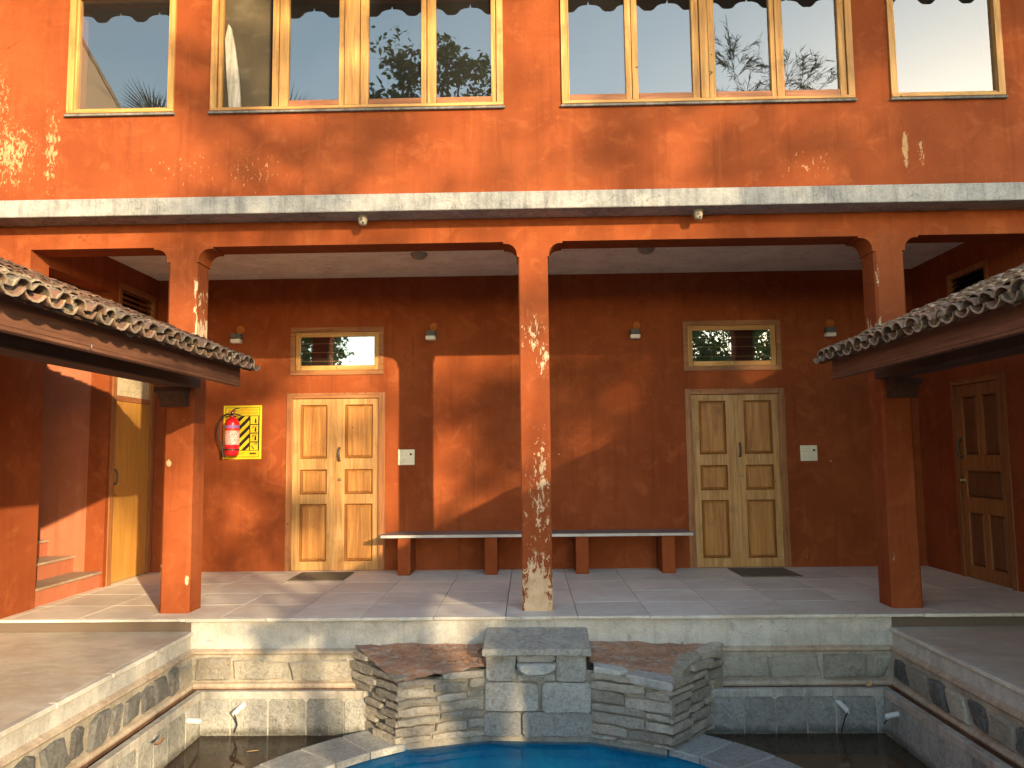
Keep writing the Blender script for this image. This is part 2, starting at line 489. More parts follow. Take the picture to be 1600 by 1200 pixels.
m_chrome = k.m
m_ivory = M('ivory_plastic', 0.35, 0.5).color((0.76, 0.70, 0.53)).m
m_ivory_d = M('ivory_switch', 0.4, 0.5).color((0.64, 0.56, 0.38)).m
m_ivory_l = M('ivory_rocker', 0.35, 0.5).color((0.79, 0.74, 0.60)).m
m_black = M('black_rubber', 0.5, 0.4).color((0.018, 0.016, 0.016)).m
m_grey = M('lamp_housing', 0.6, 0.4).color((0.085, 0.085, 0.08)).m
m_opal = M('opal_lens', 0.4, 0.5).color((0.72, 0.66, 0.60)).m
m_clay = M('terracotta_disc', 0.85, 0.2).color((0.42, 0.13, 0.03)).m
m_clay_d = M('terracotta_relief', 0.85, 0.2).color((0.26, 0.075, 0.02)).m
k = M('door_mat', 0.98, 0.05)
k.color(k.mix(k.noise(120, 2, 0.7), (0.11, 0.092, 0.068), (0.30, 0.25, 0.18)))
k.bump(k.noise(160, 2, 0.7), 1.0, 0.01)
m_mat = k.m
m_red = M('red_enamel', 0.28, 0.5).color((0.62, 0.012, 0.022)).m
k = M('printed_label', 0.5, 0.4)
tx = k.noise(1.0, 2, 0.6, co=k.map(k.co, (110, 110, 70)))
c = k.mix(k.ramp(tx, [(0.46, 0), (0.56, 0.9)]), (0.78, 0.55, 0.52), (0.62, 0.10, 0.09))
k.color(c)
m_label = k.m
m_purple = M('purple_band', 0.5, 0.4).color((0.30, 0.14, 0.42)).m
m_yellow = M('yellow_print', 0.5, 0.4).color((0.80, 0.60, 0.02)).m
m_ink = M('black_print', 0.6, 0.3).color((0.02, 0.013, 0.012)).m
m_orange = M('orange_print', 0.6, 0.3).color((0.72, 0.19, 0.01)).m
m_redink = M('red_print', 0.6, 0.3).color((0.65, 0.05, 0.01)).m
k = M('white_pvc', 0.4, 0.5)
k.color(k.mix(k.noise(20, 4), (0.46, 0.455, 0.43), (0.66, 0.655, 0.63)))
m_pvc = k.m
m_dome = M('dome_plastic', 0.6, 0.4).color((0.30, 0.265, 0.215)).m
m_dryleaf = M('dry_leaf', 0.8, 0.2).color((0.50, 0.33, 0.14)).m
m_brownleaf = M('brown_leaf', 0.8, 0.2).color((0.22, 0.12, 0.06)).m

k = M('ledge_soil', 0.97, 0.1)
c = k.mix(k.ramp(k.noise(5, 8, 0.75, co=k.map(k.co, (1, 2.2, 1)), dist=0.8), [(0.36, 0), (0.62, 1)]), (0.33, 0.20, 0.145), (0.55, 0.29, 0.17))
c = k.mix(k.ramp(k.noise(26, 8, 0.8), [(0.30, 0.85), (0.46, 0)]), c, (0.11, 0.065, 0.045))
c = k.mix(k.ramp(k.noise(9, 8, 0.75, co=k.map(k.co, (1, 2.5, 1))), [(0.50, 0), (0.62, 0.9)]), c, (0.50, 0.43, 0.36))
c = k.mix(k.ramp(k.noise(60, 4, 0.7), [(0.62, 0), (0.7, 0.9)]), c, (0.50, 0.26, 0.15))
k.color(c)
k.bump(k.noise(22, 8, 0.8), 1.0, 0.03)
m_soil = k.m

k = M('blue_lining', 0.6, 0.4)
c = k.mix(k.ramp(k.noise(2.6, 8, 0.72, dist=0.6), [(0.40, 0), (0.72, 1)]), (0.0, 0.29, 0.50), (0.02, 0.55, 0.68))
c = k.mix(k.ramp(k.noise(9, 6, 0.75), [(0.58, 0), (0.75, 0.7)]), c, (0.14, 0.62, 0.72))
k.color(c)
m_blue = k.m
k = M('pond_floor', 0.9, 0.1)
k.color(k.mix(k.noise(4, 7, 0.7), (0.26, 0.16, 0.095), (0.50, 0.33, 0.20)))
m_pondfloor = k.m


def water(name, tint, depth_tint, body_mix, ior, rip, rscale):
    mt = bpy.data.materials.new(name)
    mt.use_nodes = True
    nt = mt.node_tree
    nt.nodes.remove(nt.nodes['Principled BSDF'])
    t = nt.nodes.new('ShaderNodeBsdfTransparent')
    t.inputs[0].default_value = (*tint, 1)
    g = nt.nodes.new('ShaderNodeBsdfGlossy')
    g.inputs['Roughness'].default_value = 0.02
    no = nt.nodes.new('ShaderNodeTexNoise')
    no.inputs['Scale'].default_value = rscale
    no.inputs['Detail'].default_value = 3
    tc = nt.nodes.new('ShaderNodeTexCoord')
    nt.links.new(tc.outputs['Object'], no.inputs['Vector'])
    b = nt.nodes.new('ShaderNodeBump')
    b.inputs['Strength'].default_value = 0.3
    b.inputs['Distance'].default_value = rip
    nt.links.new(no.outputs['Fac'], b.inputs['Height'])
    nt.links.new(b.outputs[0], g.inputs['Normal'])
    fr = nt.nodes.new('ShaderNodeFresnel')
    fr.inputs[0].default_value = ior
    nt.links.new(b.outputs[0], fr.inputs['Normal'])
    d = nt.nodes.new('ShaderNodeBsdfDiffuse')            # diffuse body tint mixed into the clear water
    d.inputs[0].default_value = (*depth_tint, 1)
    mxa = nt.nodes.new('ShaderNodeMixShader')
    mxa.inputs[0].default_value = body_mix
    nt.links.new(t.outputs[0], mxa.inputs[1])
    nt.links.new(d.outputs[0], mxa.inputs[2])
    mx = nt.nodes.new('ShaderNodeMixShader')
    nt.links.new(fr.outputs[0], mx.inputs[0])
    nt.links.new(mxa.outputs[0], mx.inputs[1])
    nt.links.new(g.outputs[0], mx.inputs[2])
    nt.links.new(mx.outputs[0], nt.nodes['Material Output'].inputs[0])
    return mt


m_poolwater = water('pool_water', (0.93, 0.99, 1.0), (0.0, 0.29, 0.50), 0.14, 1.15, 0.006, 5)
m_pondwater = water('pond_water', (0.85, 0.74, 0.60), (0.16, 0.095, 0.055), 0.16, 1.33, 0.004, 3)


def leaf_mat(name, ca, cb, trans=0.25):
    k = M(name, 0.6, 0.3)
    c = k.mix(k.noise(1.7, 3), ca, cb)
    k.color(c)
    t = k.n('ShaderNodeBsdfTranslucent')
    k.l(c, t.inputs[0])
    mx = k.n('ShaderNodeMixShader')
    mx.inputs[0].default_value = trans
    k.l(k.b.outputs[0], mx.inputs[1])
    k.l(t.outputs[0], mx.inputs[2])
    k.l(mx.outputs[0], k.nt.nodes['Material Output'].inputs[0])
    return k.m


m_leaf = leaf_mat('tree_leaf', (0.035, 0.07, 0.018), (0.075, 0.115, 0.03))
m_bamboo = leaf_mat('bamboo_leaf', (0.03, 0.05, 0.016), (0.06, 0.08, 0.026), 0.1)
m_palm = leaf_mat('palm_leaf', (0.03, 0.055, 0.02), (0.06, 0.09, 0.03))
k = M('bark', 0.95, 0.1)
k.color(k.mix(k.noise(6, 6, 0.7, co=k.map(k.co, (3, 3, 0.8))), (0.07, 0.05, 0.035), (0.18, 0.14, 0.10)))
m_bark = k.m
k = M('courtyard_earth', 0.95, 0.1)
k.color(k.mix(k.noise(0.6, 8, 0.7), (0.16, 0.105, 0.06), (0.12, 0.13, 0.05)))
m_ground = k.m

# ------------------------------------------------------------------ mesh helpers
class MB:
    def __init__(s):
        s.v = []
        s.f = []

    def add(s, vs, fs):
        o = len(s.v)
        s.v += [tuple(q) for q in vs]
        s.f += [tuple(i + o for i in f) for f in fs]
        return s

    def box(s, x0, x1, y0, y1, z0, z1, b=0.0):
        if b <= 0:
            vs = [(x, y, z) for x in (x0, x1) for y in (y0, y1) for z in (z0, z1)]
            return s.add(vs, [(0, 1, 3, 2), (4, 6, 7, 5), (0, 4, 5, 1), (2, 3, 7, 6), (0, 2, 6, 4), (1, 5, 7, 3)])
        X, Y, Z = (x0, x1), (y0, y1), (z0, z1)
        idx = {}
        vs = []
        for i in (0, 1):
            for j in (0, 1):
                for kk in (0, 1):
                    si, sj, sk = (1, -1)[i], (1, -1)[j], (1, -1)[kk]
                    for ax in range(3):
                        p = [X[i] + si * b, Y[j] + sj * b, Z[kk] + sk * b]
                        p[ax] = (X[i], Y[j], Z[kk])[ax]
                        idx[i, j, kk, ax] = len(vs)
                        vs.append(tuple(p))
        fs = []
        for s_ in (0, 1):
            fs.append(tuple(idx[s_, j, q, 0] for j, q in ((0, 0), (1, 0), (1, 1), (0, 1))))
            fs.append(tuple(idx[j, s_, q, 1] for j, q in ((0, 0), (1, 0), (1, 1), (0, 1))))
            fs.append(tuple(idx[j, q, s_, 2] for j, q in ((0, 0), (1, 0), (1, 1), (0, 1))))
        for a_ in (0, 1):
            for b_ in (0, 1):
                fs.append((idx[a_, b_, 0, 0], idx[a_, b_, 1, 0], idx[a_, b_, 1, 1], idx[a_, b_, 0, 1]))
                fs.append((idx[a_, 0, b_, 0], idx[a_, 1, b_, 0], idx[a_, 1, b_, 2], idx[a_, 0, b_, 2]))
                fs.append((idx[0, a_, b_, 1], idx[1, a_, b_, 1], idx[1, a_, b_, 2], idx[0, a_, b_, 2]))
        for i in (0, 1):
            for j in (0, 1):
                for q in (0, 1):
                    fs.append((idx[i, j, q, 0], idx[i, j, q, 1], idx[i, j, q, 2]))
        return s.add(vs, fs)

    def prism(s, poly, axis, a0, a1):
        """poly of 2-D points; axis 'x': (y,z), 'y': (x,z), 'z': (x,y)"""
        def P(p, a):
            return {'x': (a, p[0], p[1]), 'y': (p[0], a, p[1]), 'z': (p[0], p[1], a)}[axis]
        n = len(poly)
        vs = [P(p, a0) for p in poly] + [P(p, a1) for p in poly]
        fs = [tuple(range(n))[::-1], tuple(range(n, 2 * n))]
        fs += [(i, (i + 1) % n, n + (i + 1) % n, n + i) for i in range(n)]
        return s.add(vs, fs)

    def tube(s, pts, r, n=8, caps=True):
        pts = [Vector(p) for p in pts]
        rr = r if isinstance(r, (list, tuple)) else [r] * len(pts)
        vs = []
        up = None
        for i, p in enumerate(pts):
            d = (pts[min(i + 1, len(pts) - 1)] - pts[max(i - 1, 0)])
            d = d.normalized() if d.length > 1e-9 else Vector((0, 0, 1))
            if up is None:
                up = Vector((0, 0, 1)) if abs(d.z) < 0.9 else Vector((1, 0, 0))
            x = d.cross(up)
            if x.length < 1e-6:
                x = d.cross(Vector((0.3, 1, 0.2)))
            x.normalize()
            y = x.cross(d).normalized()
            up = y
            for q in range(n):
                t = 2 * math.pi * q / n
                vs.append(p + (x * math.cos(t) + y * math.sin(t)) * rr[i])
        fs = []
        for i in range(len(pts) - 1):
            for q in range(n):
                fs.append((i * n + q, i * n + (q + 1) % n, (i + 1) * n + (q + 1) % n, (i + 1) * n + q))
        if caps:
            fs.append(tuple(range(n))[::-1])
            fs.append(tuple(range((len(pts) - 1) * n, len(pts) * n)))
        return s.add(vs, fs)

    def lathe(s, prof, c, n=20, axis='z'):
        vs = []
        for (r, h) in prof:
            for q in range(n):
                t = 2 * math.pi * q / n
                if axis == 'z':
                    vs.append((c[0] + r * math.cos(t), c[1] + r * math.sin(t), c[2] + h))
                else:
                    vs.append((c[0] + r * math.cos(t), c[1] + h, c[2] + r * math.sin(t)))
        fs = []
        for i in range(len(prof) - 1):
            for q in range(n):
                fs.append((i * n + q, i * n + (q + 1) % n, (i + 1) * n + (q + 1) % n, (i + 1) * n + q))
        fs.append(tuple(range(n)))
        fs.append(tuple(range((len(prof) - 1) * n, len(prof) * n)))
        return s.add(vs, fs)

    def build(s, name, mat, parent=None, smooth=False, recalc=True, kind=None):
        me = bpy.data.meshes.new(name)
        me.from_pydata(s.v, [], s.f)
        if recalc:
            bm = bmesh.new()
            bm.from_mesh(me)
            bmesh.ops.recalc_face_normals(bm, faces=bm.faces)
            bm.to_mesh(me)
            bm.free()
        if smooth:
            me.polygons.foreach_set('use_smooth', [True] * len(me.polygons))
            try:
                me.set_sharp_from_angle(angle=R(40))
            except Exception:
                pass
        me.materials.append(mat)
        return link(name, me, parent, kind)


def link(name, me, parent=None, kind=None):
    o = bpy.data.objects.new(name, me)
    C.objects.link(o)
    if parent is not None:
        o.parent = parent
    if kind:
        o['kind'] = kind
    return o


def tag(o, label=None, cat=None, group=None, kind=None):
    if label:
        o['label'] = label
    if cat:
        o['category'] = cat
    if group:
        o['group'] = group
    if kind:
        o['kind'] = kind
    return o


def thing(name, label, cat, loc=(0, 0, 0), rotz=0.0, group=None):
    o = bpy.data.objects.new(name, None)
    o.empty_display_size = 0.1
    C.objects.link(o)
    o.location = loc
    o.rotation_euler = (0, 0, rotz)
    return tag(o, label, cat, group)


def copy_tree(o, parent=None):
    c_ = o.copy()
    C.objects.link(c_)
    c_.parent = parent
    for ch in list(o.children):
        copy_tree(ch, c_)
    return c_


def holed(axis, u0, u1, v0, v1, holes, d0, d1):
    """a wall slab with rectangular openings; axis 'y': u=x, depth=y; axis 'x': u=y, depth=x"""
    us = sorted({u0, u1, *[h[0] for h in holes], *[h[1] for h in holes]})
    vs_ = sorted({v0, v1, *[h[2] for h in holes], *[h[3] for h in holes]})
    us = [u for u in us if u0 <= u <= u1]
    vs_ = [v for v in vs_ if v0 <= v <= v1]
    P = (lambda u, v, d: (u, d, v)) if axis == 'y' else (lambda u, v, d: (d, u, v))
    vid = {}
    V = []

    def gv(i, j, d):
        if (i, j, d) not in vid:
            vid[i, j, d] = len(V)
            V.append(P(us[i], vs_[j], (d0, d1)[d]))
        return vid[i, j, d]
    solid = {}
    for i in range(len(us) - 1):
        for j in range(len(vs_) - 1):
            cu, cv = (us[i] + us[i + 1]) / 2, (vs_[j] + vs_[j + 1]) / 2
            solid[i, j] = not any(h[0] < cu < h[1] and h[2] < cv < h[3] for h in holes)
    F = []
    for (i, j), ok in solid.items():
        if not ok:
            continue
        for d in (0, 1):
            F.append((gv(i, j, d), gv(i + 1, j, d), gv(i + 1, j + 1, d), gv(i, j + 1, d)))
        for (ni, nj, a_, b_) in ((i - 1, j, (i, j), (i, j + 1)), (i + 1, j, (i + 1, j), (i + 1, j + 1)),
                                 (i, j - 1, (i, j), (i + 1, j)), (i, j + 1, (i, j + 1), (i + 1, j + 1))):
            if not solid.get((ni, nj), False):
                F.append((gv(*a_, 0), gv(*b_, 0), gv(*b_, 1), gv(*a_, 1)))
    mb = MB()
    mb.add(V, F)
    return mb


def stone(mb, O, U, V, N, u0, u1, v0, v1, proud, depth=0.09, rough=0.02, bev=0.012, rr=None, poly=None, npts=9):
    """an irregular hewn block on a face: outline in (u, v), standing `proud` of the face, reaching `depth` behind it"""
    q = rr or rnd
    O, U, V, N = Vector(O), Vector(U), Vector(V), Vector(N)
    if poly is None:
        w, h = u1 - u0, v1 - v0
        poly = []
        per = [(0, 0), (1, 0), (1, 1), (0, 1)]
        nside = [max(1, min(4, int(w / 0.09))), 1 if h < 0.12 else 2, max(1, min(4, int(w / 0.09))), 1 if h < 0.12 else 2]
        cr = min(0.22 * h, 0.25 * w, 0.022)
        for e in range(4):
            a_ = Vector((u0 + w * per[e][0], v0 + h * per[e][1]))
            b_ = Vector((u0 + w * per[(e + 1) % 4][0], v0 + h * per[(e + 1) % 4][1]))
            t_ = (b_ - a_).normalized()
            pts = [a_ + t_ * cr]
            for i in range(1, nside[e]):
                pts.append(a_ + (b_ - a_) * (i / nside[e]))
            pts.append(b_ - t_ * cr)
            for p in pts:
                poly.append((p.x + q.uniform(-rough, rough) * 0.5, p.y + q.uniform(-rough, rough) * 0.5))
    n = len(poly)
    cu, cv = sum(p[0] for p in poly) / n, sum(p[1] for p in poly) / n
    vs = []
    for (d, ins) in ((-depth, 0.0), (proud - bev, 0.0), (proud, bev)):
        for p in poly:
            du, dv = cu - p[0], cv - p[1]
            L_ = math.hypot(du, dv) or 1
            s_ = min(ins / L_, 0.4)
            j = q.uniform(-rough, rough) * 0.35 if d > -depth else 0
            vs.append(O + U * (p[0] + du * s_) + V * (p[1] + dv * s_) + N * (d + j))
    vs.append(O + U * cu + V * cv + N * (proud + q.uniform(-0.3, 0.5) * rough))
    fs = []
    for r_ in (0, 1):
        for i in range(n):
            fs.append((r_ * n + i, r_ * n + (i + 1) % n, (r_ + 1) * n + (i + 1) % n, (r_ + 1) * n + i))
    for i in range(n):
        fs.append((2 * n + i, 2 * n + (i + 1) % n, 3 * n))
    mb.add(vs, fs)
    return mb


# ------------------------------------------------------------------ ground, pit, terrace, walkways
Y0, YR = -0.21, -4.75          # terrace front edge, rear edge of the sunken court
XW = 2.92                      # half width of the sunken court
ZW = -0.11                     # walkway level
g = MB()
ring = [(-300, -300), (300, -300), (300, 300), (-300, 300)]
hole = [(-7.6, -8.6), (7.6, -8.6), (7.6, 6.2), (-7.6, 6.2)]
g.add([(x, y, -0.3) for x, y in ring + hole], [(0, 1, 5, 4), (1, 2, 6, 5), (2, 3, 7, 6), (3, 0, 4, 7)])
tag(g.build('ground', m_ground, recalc=False), kind='structure')

ter = MB()
ter.box(-4.80, 4.80, Y0 + 0.012, 2.52, -0.30, -0.0205)
terrace = tag(ter.build('terrace_floor', m_joint), kind='structure')
xs = [-4.76] + [0.33 + 0.603 * i for i in range(-8, 8)] + [4.76]
ys = [Y0 - 0.012, 0.385, 0.988, 1.591, 2.194, 2.50]
for i in range(len(xs) - 1):
    for j in range(len(ys) - 1):
        if xs[i + 1] - xs[i] < 0.05:
            continue
        mb = MB().box(xs[i] + 0.003, xs[i + 1] - 0.003, ys[j] + (0.003 if j else 0.014), ys[j + 1] - 0.003, -0.0195, rnd.uniform(-0.0006, 0.0006), 0.0015)
        mb.build('floor_tile', m_floor, terrace)
xe = [-4.56, -3.83, -3.02, -2.96] + [-2.28, -1.48, -0.877, -0.268, -0.14, 0.12, 0.33, 0.93, 1.95, 2.62, 3.18, 3.9, 4.56]
for i in range(len(xe) - 1):
    dy = rnd.uniform(-0.004, 0.004)
    MB().box(xe[i] + 0.0015, xe[i + 1] - 0.0015, Y0 - 0.030 + dy, Y0, -0.026 + rnd.uniform(-0.003, 0.003), rnd.uniform(-0.001, 0.0012), 0.004).build('edge_slab', m_edge, terrace)

walks = []
for sx in (-1, 1):
    w = MB()
    xa, xb = (-4.60, -XW - 0.035) if sx < 0 else (XW + 0.035, 4.60)
    w.box(xa, xb, YR - 3.6, Y0 + 0.004, -0.34, ZW)
    wk = tag(w.build('walkway', m_walk), kind='structure')
    walks.append(wk)
    y = Y0 - 0.002
    while y > YR:
        L_ = rnd.choice((0.62, 0.64, 0.66))
        x0, x1 = (-XW - 0.035, -XW + 0.02) if sx < 0 else (XW - 0.02, XW + 0.035)
        jx = rnd.uniform(-0.004, 0.004)
        MB().box(x0 + jx, x1 + jx, max(y - L_, YR) + 0.0015, y - 0.0015, ZW - 0.032, ZW + rnd.uniform(0.0005, 0.0025), 0.005).build('edge_slab', m_edge, wk)
        y -= L_
rw = MB().box(-XW - 0.035, XW + 0.035, YR - 3.6, YR, -0.34, ZW)
tag(rw.build('rear_walkway', m_walk), kind='structure')

# ------------------------------------------------------------------ retaining walls of the sunken court
ZWAT = -0.90
def profile_pts(d):
    """the corner points of the court offset inwards by d: near-left, far-left, far-right, near-right"""
    return [(-XW + d, YR), (-XW + d, Y0 - d), (XW - d, Y0 - d), (XW - d, YR)]

def band(mb, side, pr):
    for (d0, z0), (d1, z1) in zip(pr[:-1], pr[1:]):
        a_, b_ = profile_pts(d0), profile_pts(d1)
        i = {'left': 0, 'back': 1, 'right': 2}[side]
        mb.add([(*a_[i], z0), (*a_[i + 1], z0), (*b_[i + 1], z1), (*b_[i], z1)], [(0, 1, 2, 3)])
    return mb

wall_lab = {'left': 'retaining wall of dark rubble stones along the walkway under the sunlit tiled canopy',
            'back': 'retaining wall below the veranda floor edge, behind the stacked stone fountain',
            'right': 'shaded retaining wall with rubble stones and gutter on the side away from the stairs'}
for side in ('left', 'back', 'right'):
    rt = thing('retaining_wall', wall_lab[side], 'retaining wall', {'left': (-XW, -2, -1.2), 'back': (0, Y0, -1.2), 'right': (XW, -2, -1.2)}[side])
    off = Vector(rt.location)

    def part(mb, name, mat, parent=None):
        p = rt if parent is None else parent
        mb.v = [tuple(Vector(q) - off) for q in mb.v]
        return mb.build(name, mat, p, recalc=True)
    ztop = -0.022 if side == 'back' else ZW - 0.02
    part(band(MB(), side, [(0.0, ztop), (0.0, -0.252)]), 'concrete_face', m_riser)
    part(band(MB(), side, [(0.0, -0.252), (0.034, -0.268), (0.036, -0.285), (0.022, -0.300)]), 'upper_ledge', m_ledge)
    part(band(MB(), side, [(0.022, -0.300), (0.022, -0.515)]), 'rubble_backing', m_mortar)
    part(band(MB(), side, [(0.022, -0.515), (0.050, -0.525), (0.058, -0.548), (0.052, -0.562)]), 'lower_ledge', m_ledge)
    part(band(MB(), side, [(0.052, -0.562), (0.052, -0.615), (0.11, -0.615), (0.11, -0.556)]), 'gutter', m_gutter)
    part(band(MB(), side, [(0.11, -0.556), (0.168, -0.553), (0.172, -0.558), (0.172, -0.612), (0.150, -0.616)]), 'gutter_coping', m_coping)
    part(band(MB(), side, [(0.1590, -0.6165), (0.1590, -1.3)]), 'panel_backing', m_lightmortar)
    # rubble stones and granite panels
    if side == 'back':
        O, U, N, run = Vector((0, Y0, 0)), Vector((1, 0, 0)), Vector((0, -1, 0)), (-XW + 0.05, XW - 0.05)
    elif side == 'left':
        O, U, N, run = Vector((-XW, 0, 0)), Vector((0, 1, 0)), Vector((1, 0, 0)), (-4.6, Y0 - 0.06)
    else:
        O, U, N, run = Vector((XW, 0, 0)), Vector((0, 1, 0)), Vector((-1, 0, 0)), (-4.6, Y0 - 0.06)
    u = run[0]
    q = random.Random({'left': 5, 'back': 3, 'right': 9}[side])
    while u < run[1] - 0.08:
        w = q.uniform(0.13, 0.25) if side == 'left' else (q.uniform(0.24, 0.50) if side == 'back' else q.uniform(0.20, 0.36))
        w = min(w, run[1] - u)
        skip = side == 'back' and -1.45 < u + w / 2 < 1.4
        if not skip:
            v0, v1 = -0.512 + q.uniform(0, 0.022), -0.307 - q.uniform(0, 0.035)
            sk = q.uniform(-0.055, 0.055)
            uu0, uu1 = u + 0.005, u + w - 0.005
            base = [(uu0, v0), ((uu0 + uu1) / 2, v0 - q.uniform(-.012, .012)), (uu1 - sk, v0 + q.uniform(0, .02)), (uu1, (v0 + v1) / 2),
                    (uu1 + sk * 0.6, v1 - q.uniform(0, .02)), ((uu0 + uu1) / 2, v1 + q.uniform(-.012, .012)), (uu0 + sk, v1 - q.uniform(0, .03)), (uu0 + sk * .4, (v0 + v1) / 2)]
            mb = MB()
            stone(mb, O, U, Vector((0, 0, 1)), N, 0, 0, 0, 0, 0.022 + q.uniform(0.016, 0.040), 0.05, 0.016, 0.016, q, base)
            dark = (side == 'left' and u < -1.0) or q.random() < (0.30 if side != 'back' else 0.0)
            part(mb, 'rubble_stone', m_rubble_d if dark else m_rubble)
        u += w + (q.uniform(0.03, 0.07) if side == 'left' else q.uniform(0.0, 0.03))
    u = run[0] + 0.10
    end = run[1] - 0.11
    while u < end - 0.03:
        w = min(q.uniform(0.22, 0.33), end - u)
        if not (side == 'back' and -1.35 < u and u + w < 1.3):
            mb = MB()
            stone(mb, O, U, Vector((0, 0, 1)), N, u + 0.005, u + w - 0.005, -1.15, -0.6155, 0.1655 + q.uniform(-0.003, 0.005), -0.145, 0.004, 0.005, q)
            part(mb, 'granite_panel', m_granite_dark)
        u += w

# rear edge of the court, behind the camera's feet
rr_ = MB().box(-XW, XW, YR - 0.05, YR + 0.002, -1.3, ZW - 0.001)
tag(rr_.build('rear_edge_wall', m_riser), kind='structure')
pf = MB().box(-XW - 0.1, XW + 0.1, YR - 0.02, Y0 + 0.02, -1.45, -1.06)
tag(pf.build('pond_floor', m_pondfloor), kind='structure')

# ------------------------------------------------------------------ the round pool
PC = (-0.12, -2.24)
RI, RO = 1.77, 2.22
ZC = -0.85
def arc(r, a):
    return (PC[0] + r * math.cos(R(a)), PC[1] + r * math.sin(R(a)))
pool = thing('swimming_pool', 'round blue plunge pool with a ring of grey granite coping stones', 'pool', (PC[0], PC[1], -1.7))
off = Vector(pool.location)
sh = MB()
n = 96
for (r0_, z0_, r1_, z1_) in ((RO - 0.03, -1.3, RO - 0.03, ZC - 0.05), (RO - 0.03, ZC - 0.05, RI + 0.03, ZC - 0.05)):
    for i in range(n):
        a0_, a1_ = 360 * i / n, 360 * (i + 1) / n
        sh.add([Vector((*arc(r0_, a0_), z0_)) - off, Vector((*arc(r0_, a1_), z0_)) - off, Vector((*arc(r1_, a1_), z1_)) - off, Vector((*arc(r1_, a0_), z1_)) - off], [(0, 1, 2, 3)])
sh.build('pool_wall', m_lightmortar, pool)
ln = MB()
for (r0_, z0_, r1_, z1_) in ((RI + 0.03, ZC - 0.045, RI + 0.03, -1.035), (RI + 0.03, -1.035, 0.01, -1.045)):
    for i in range(n):
        a0_, a1_ = 360 * i / n, 360 * (i + 1) / n
        ln.add([Vector((*arc(r0_, a0_), z0_)) - off, Vector((*arc(r0_, a1_), z0_)) - off, Vector((*arc(r1_, a1_), z1_)) - off, Vector((*arc(r1_, a0_), z1_)) - off], [(0, 1, 2, 3)])
ln.build('basin_lining', m_blue, pool)
angs = []
a0_ = 120.9
while a0_ < 120.9 + 291.6:
    angs.append(a0_)
    a0_ += 9.45
angs = [x for x in angs if x < 410.5] + [412.7]
for i in range(len(angs) - 1):
    A, B = angs[i] + 0.17, angs[i + 1] - 0.17
    if B - A < 1:
        continue
    top = ZC + rnd.uniform(-0.003, 0.003)
    sub = 3
    ro = RO + rnd.uniform(-0.012, 0.012)
    mb = MB()
    poly_o = [arc(ro, A + (B - A) * t / sub) for t in range(sub + 1)]
    poly_i = [arc(RI, B - (B - A) * t / sub) for t in range(sub + 1)]
    pl = [(x - PC[0], y - PC[1]) for x, y in poly_o + poly_i]
    cx_, cy_ = sum(p[0] for p in pl) / len(pl), sum(p[1] for p in pl) / len(pl)
    bt = 0.008
    ins = []
    for p in pl:
        dx, dy = cx_ - p[0], cy_ - p[1]
        L_ = math.hypot(dx, dy)
        ins.append((p[0] + dx / L_ * bt, p[1] + dy / L_ * bt))
    nn = len(pl)
    vs = [(*p, ZC - 0.05 - off.z) for p in pl] + [(*p, top - bt * 0.7 - off.z) for p in pl] + [(*p, top - off.z) for p in ins]
    fs = [tuple(range(nn))[::-1], tuple(range(2 * nn, 3 * nn))]
    for r_ in (0, 1):
        fs += [(r_ * nn + t, r_ * nn + (t + 1) % nn, (r_ + 1) * nn + (t + 1) % nn, (r_ + 1) * nn + t) for t in range(nn)]
    mb.add(vs, fs)
    mb.build('coping_stone', m_coping_stone, pool)
jt = MB()
for i in range(n):
    A, B = 120.9 + 291.8 * i / n, 120.9 + 291.8 * (i + 1) / n
    jt.add([Vector((*arc(RI + 0.004, A), ZC - 0.0035)) - off, Vector((*arc(RI + 0.004, B), ZC - 0.0035)) - off, Vector((*arc(RO - 0.014, B), ZC - 0.0035)) - off, Vector((*arc(RO - 0.014, A), ZC - 0.0035)) - off], [(0, 1, 2, 3)])
jt.build('joint_bed', m_lightmortar, pool)

wt = MB()
pts = [arc(RI + 0.029, 360 * i / n) for i in range(n)]
wt.add([(x, y, -0.905) for x, y in pts], [tuple(range(n))])
tag(wt.build('pool_water', m_poolwater, recalc=False), kind='structure')
pw = MB()
oc = profile_pts(0.155)
outer = [(oc[0][0], YR), (oc[1][0], oc[1][1]), (oc[2][0], oc[2][1]), (oc[3][0], YR)]
# pond sheet: a ring of quads between the court outline and the pool wall
def outl(a):
    dx, dy = math.cos(R(a)), math.sin(R(a))
    ts = []
    for (lim, dd, c0) in ((outer[0][0], dx, PC[0]), (outer[2][0], dx, PC[0]), (YR, dy, PC[1]), (outer[1][1], dy, PC[1])):
        if abs(dd) > 1e-6:
            t = (lim - c0) / dd
            if t > 0:
                ts.append(t)
    t = min(ts)
    return (PC[0] + dx * t, PC[1] + dy * t)
cand = [360 * i / 180 for i in range(180)]
for cx_, cy_ in outer:
    cand.append(math.degrees(math.atan2(cy_ - PC[1], cx_ - PC[0])) % 360)
cand = sorted(cand)
for i in range(len(cand)):
    A, B = cand[i], cand[(i + 1) % len(cand)]
    o1, o2 = outl(A), outl(B)
    def cl(p, a):
        r_ = min(RO - 0.031, math.hypot(p[0] - PC[0], p[1] - PC[1]) - 0.0005)
        return arc(r_, a)
    pw.add([(*o1, ZWAT), (*o2, ZWAT), (*cl(o2, B), ZWAT), (*cl(o1, A), ZWAT)], [(0, 1, 2, 3)])
tag(pw.build('pond_water', m_pondwater, recalc=False), kind='structure')

# ------------------------------------------------------------------ the stacked stone fountain
ft = thing('stone_fountain', 'stacked grey stone fountain with a flat cap slab and spout, behind the blue pool', 'fountain', (-0.02, -0.45, -1.2))
off = Vector(ft.location)

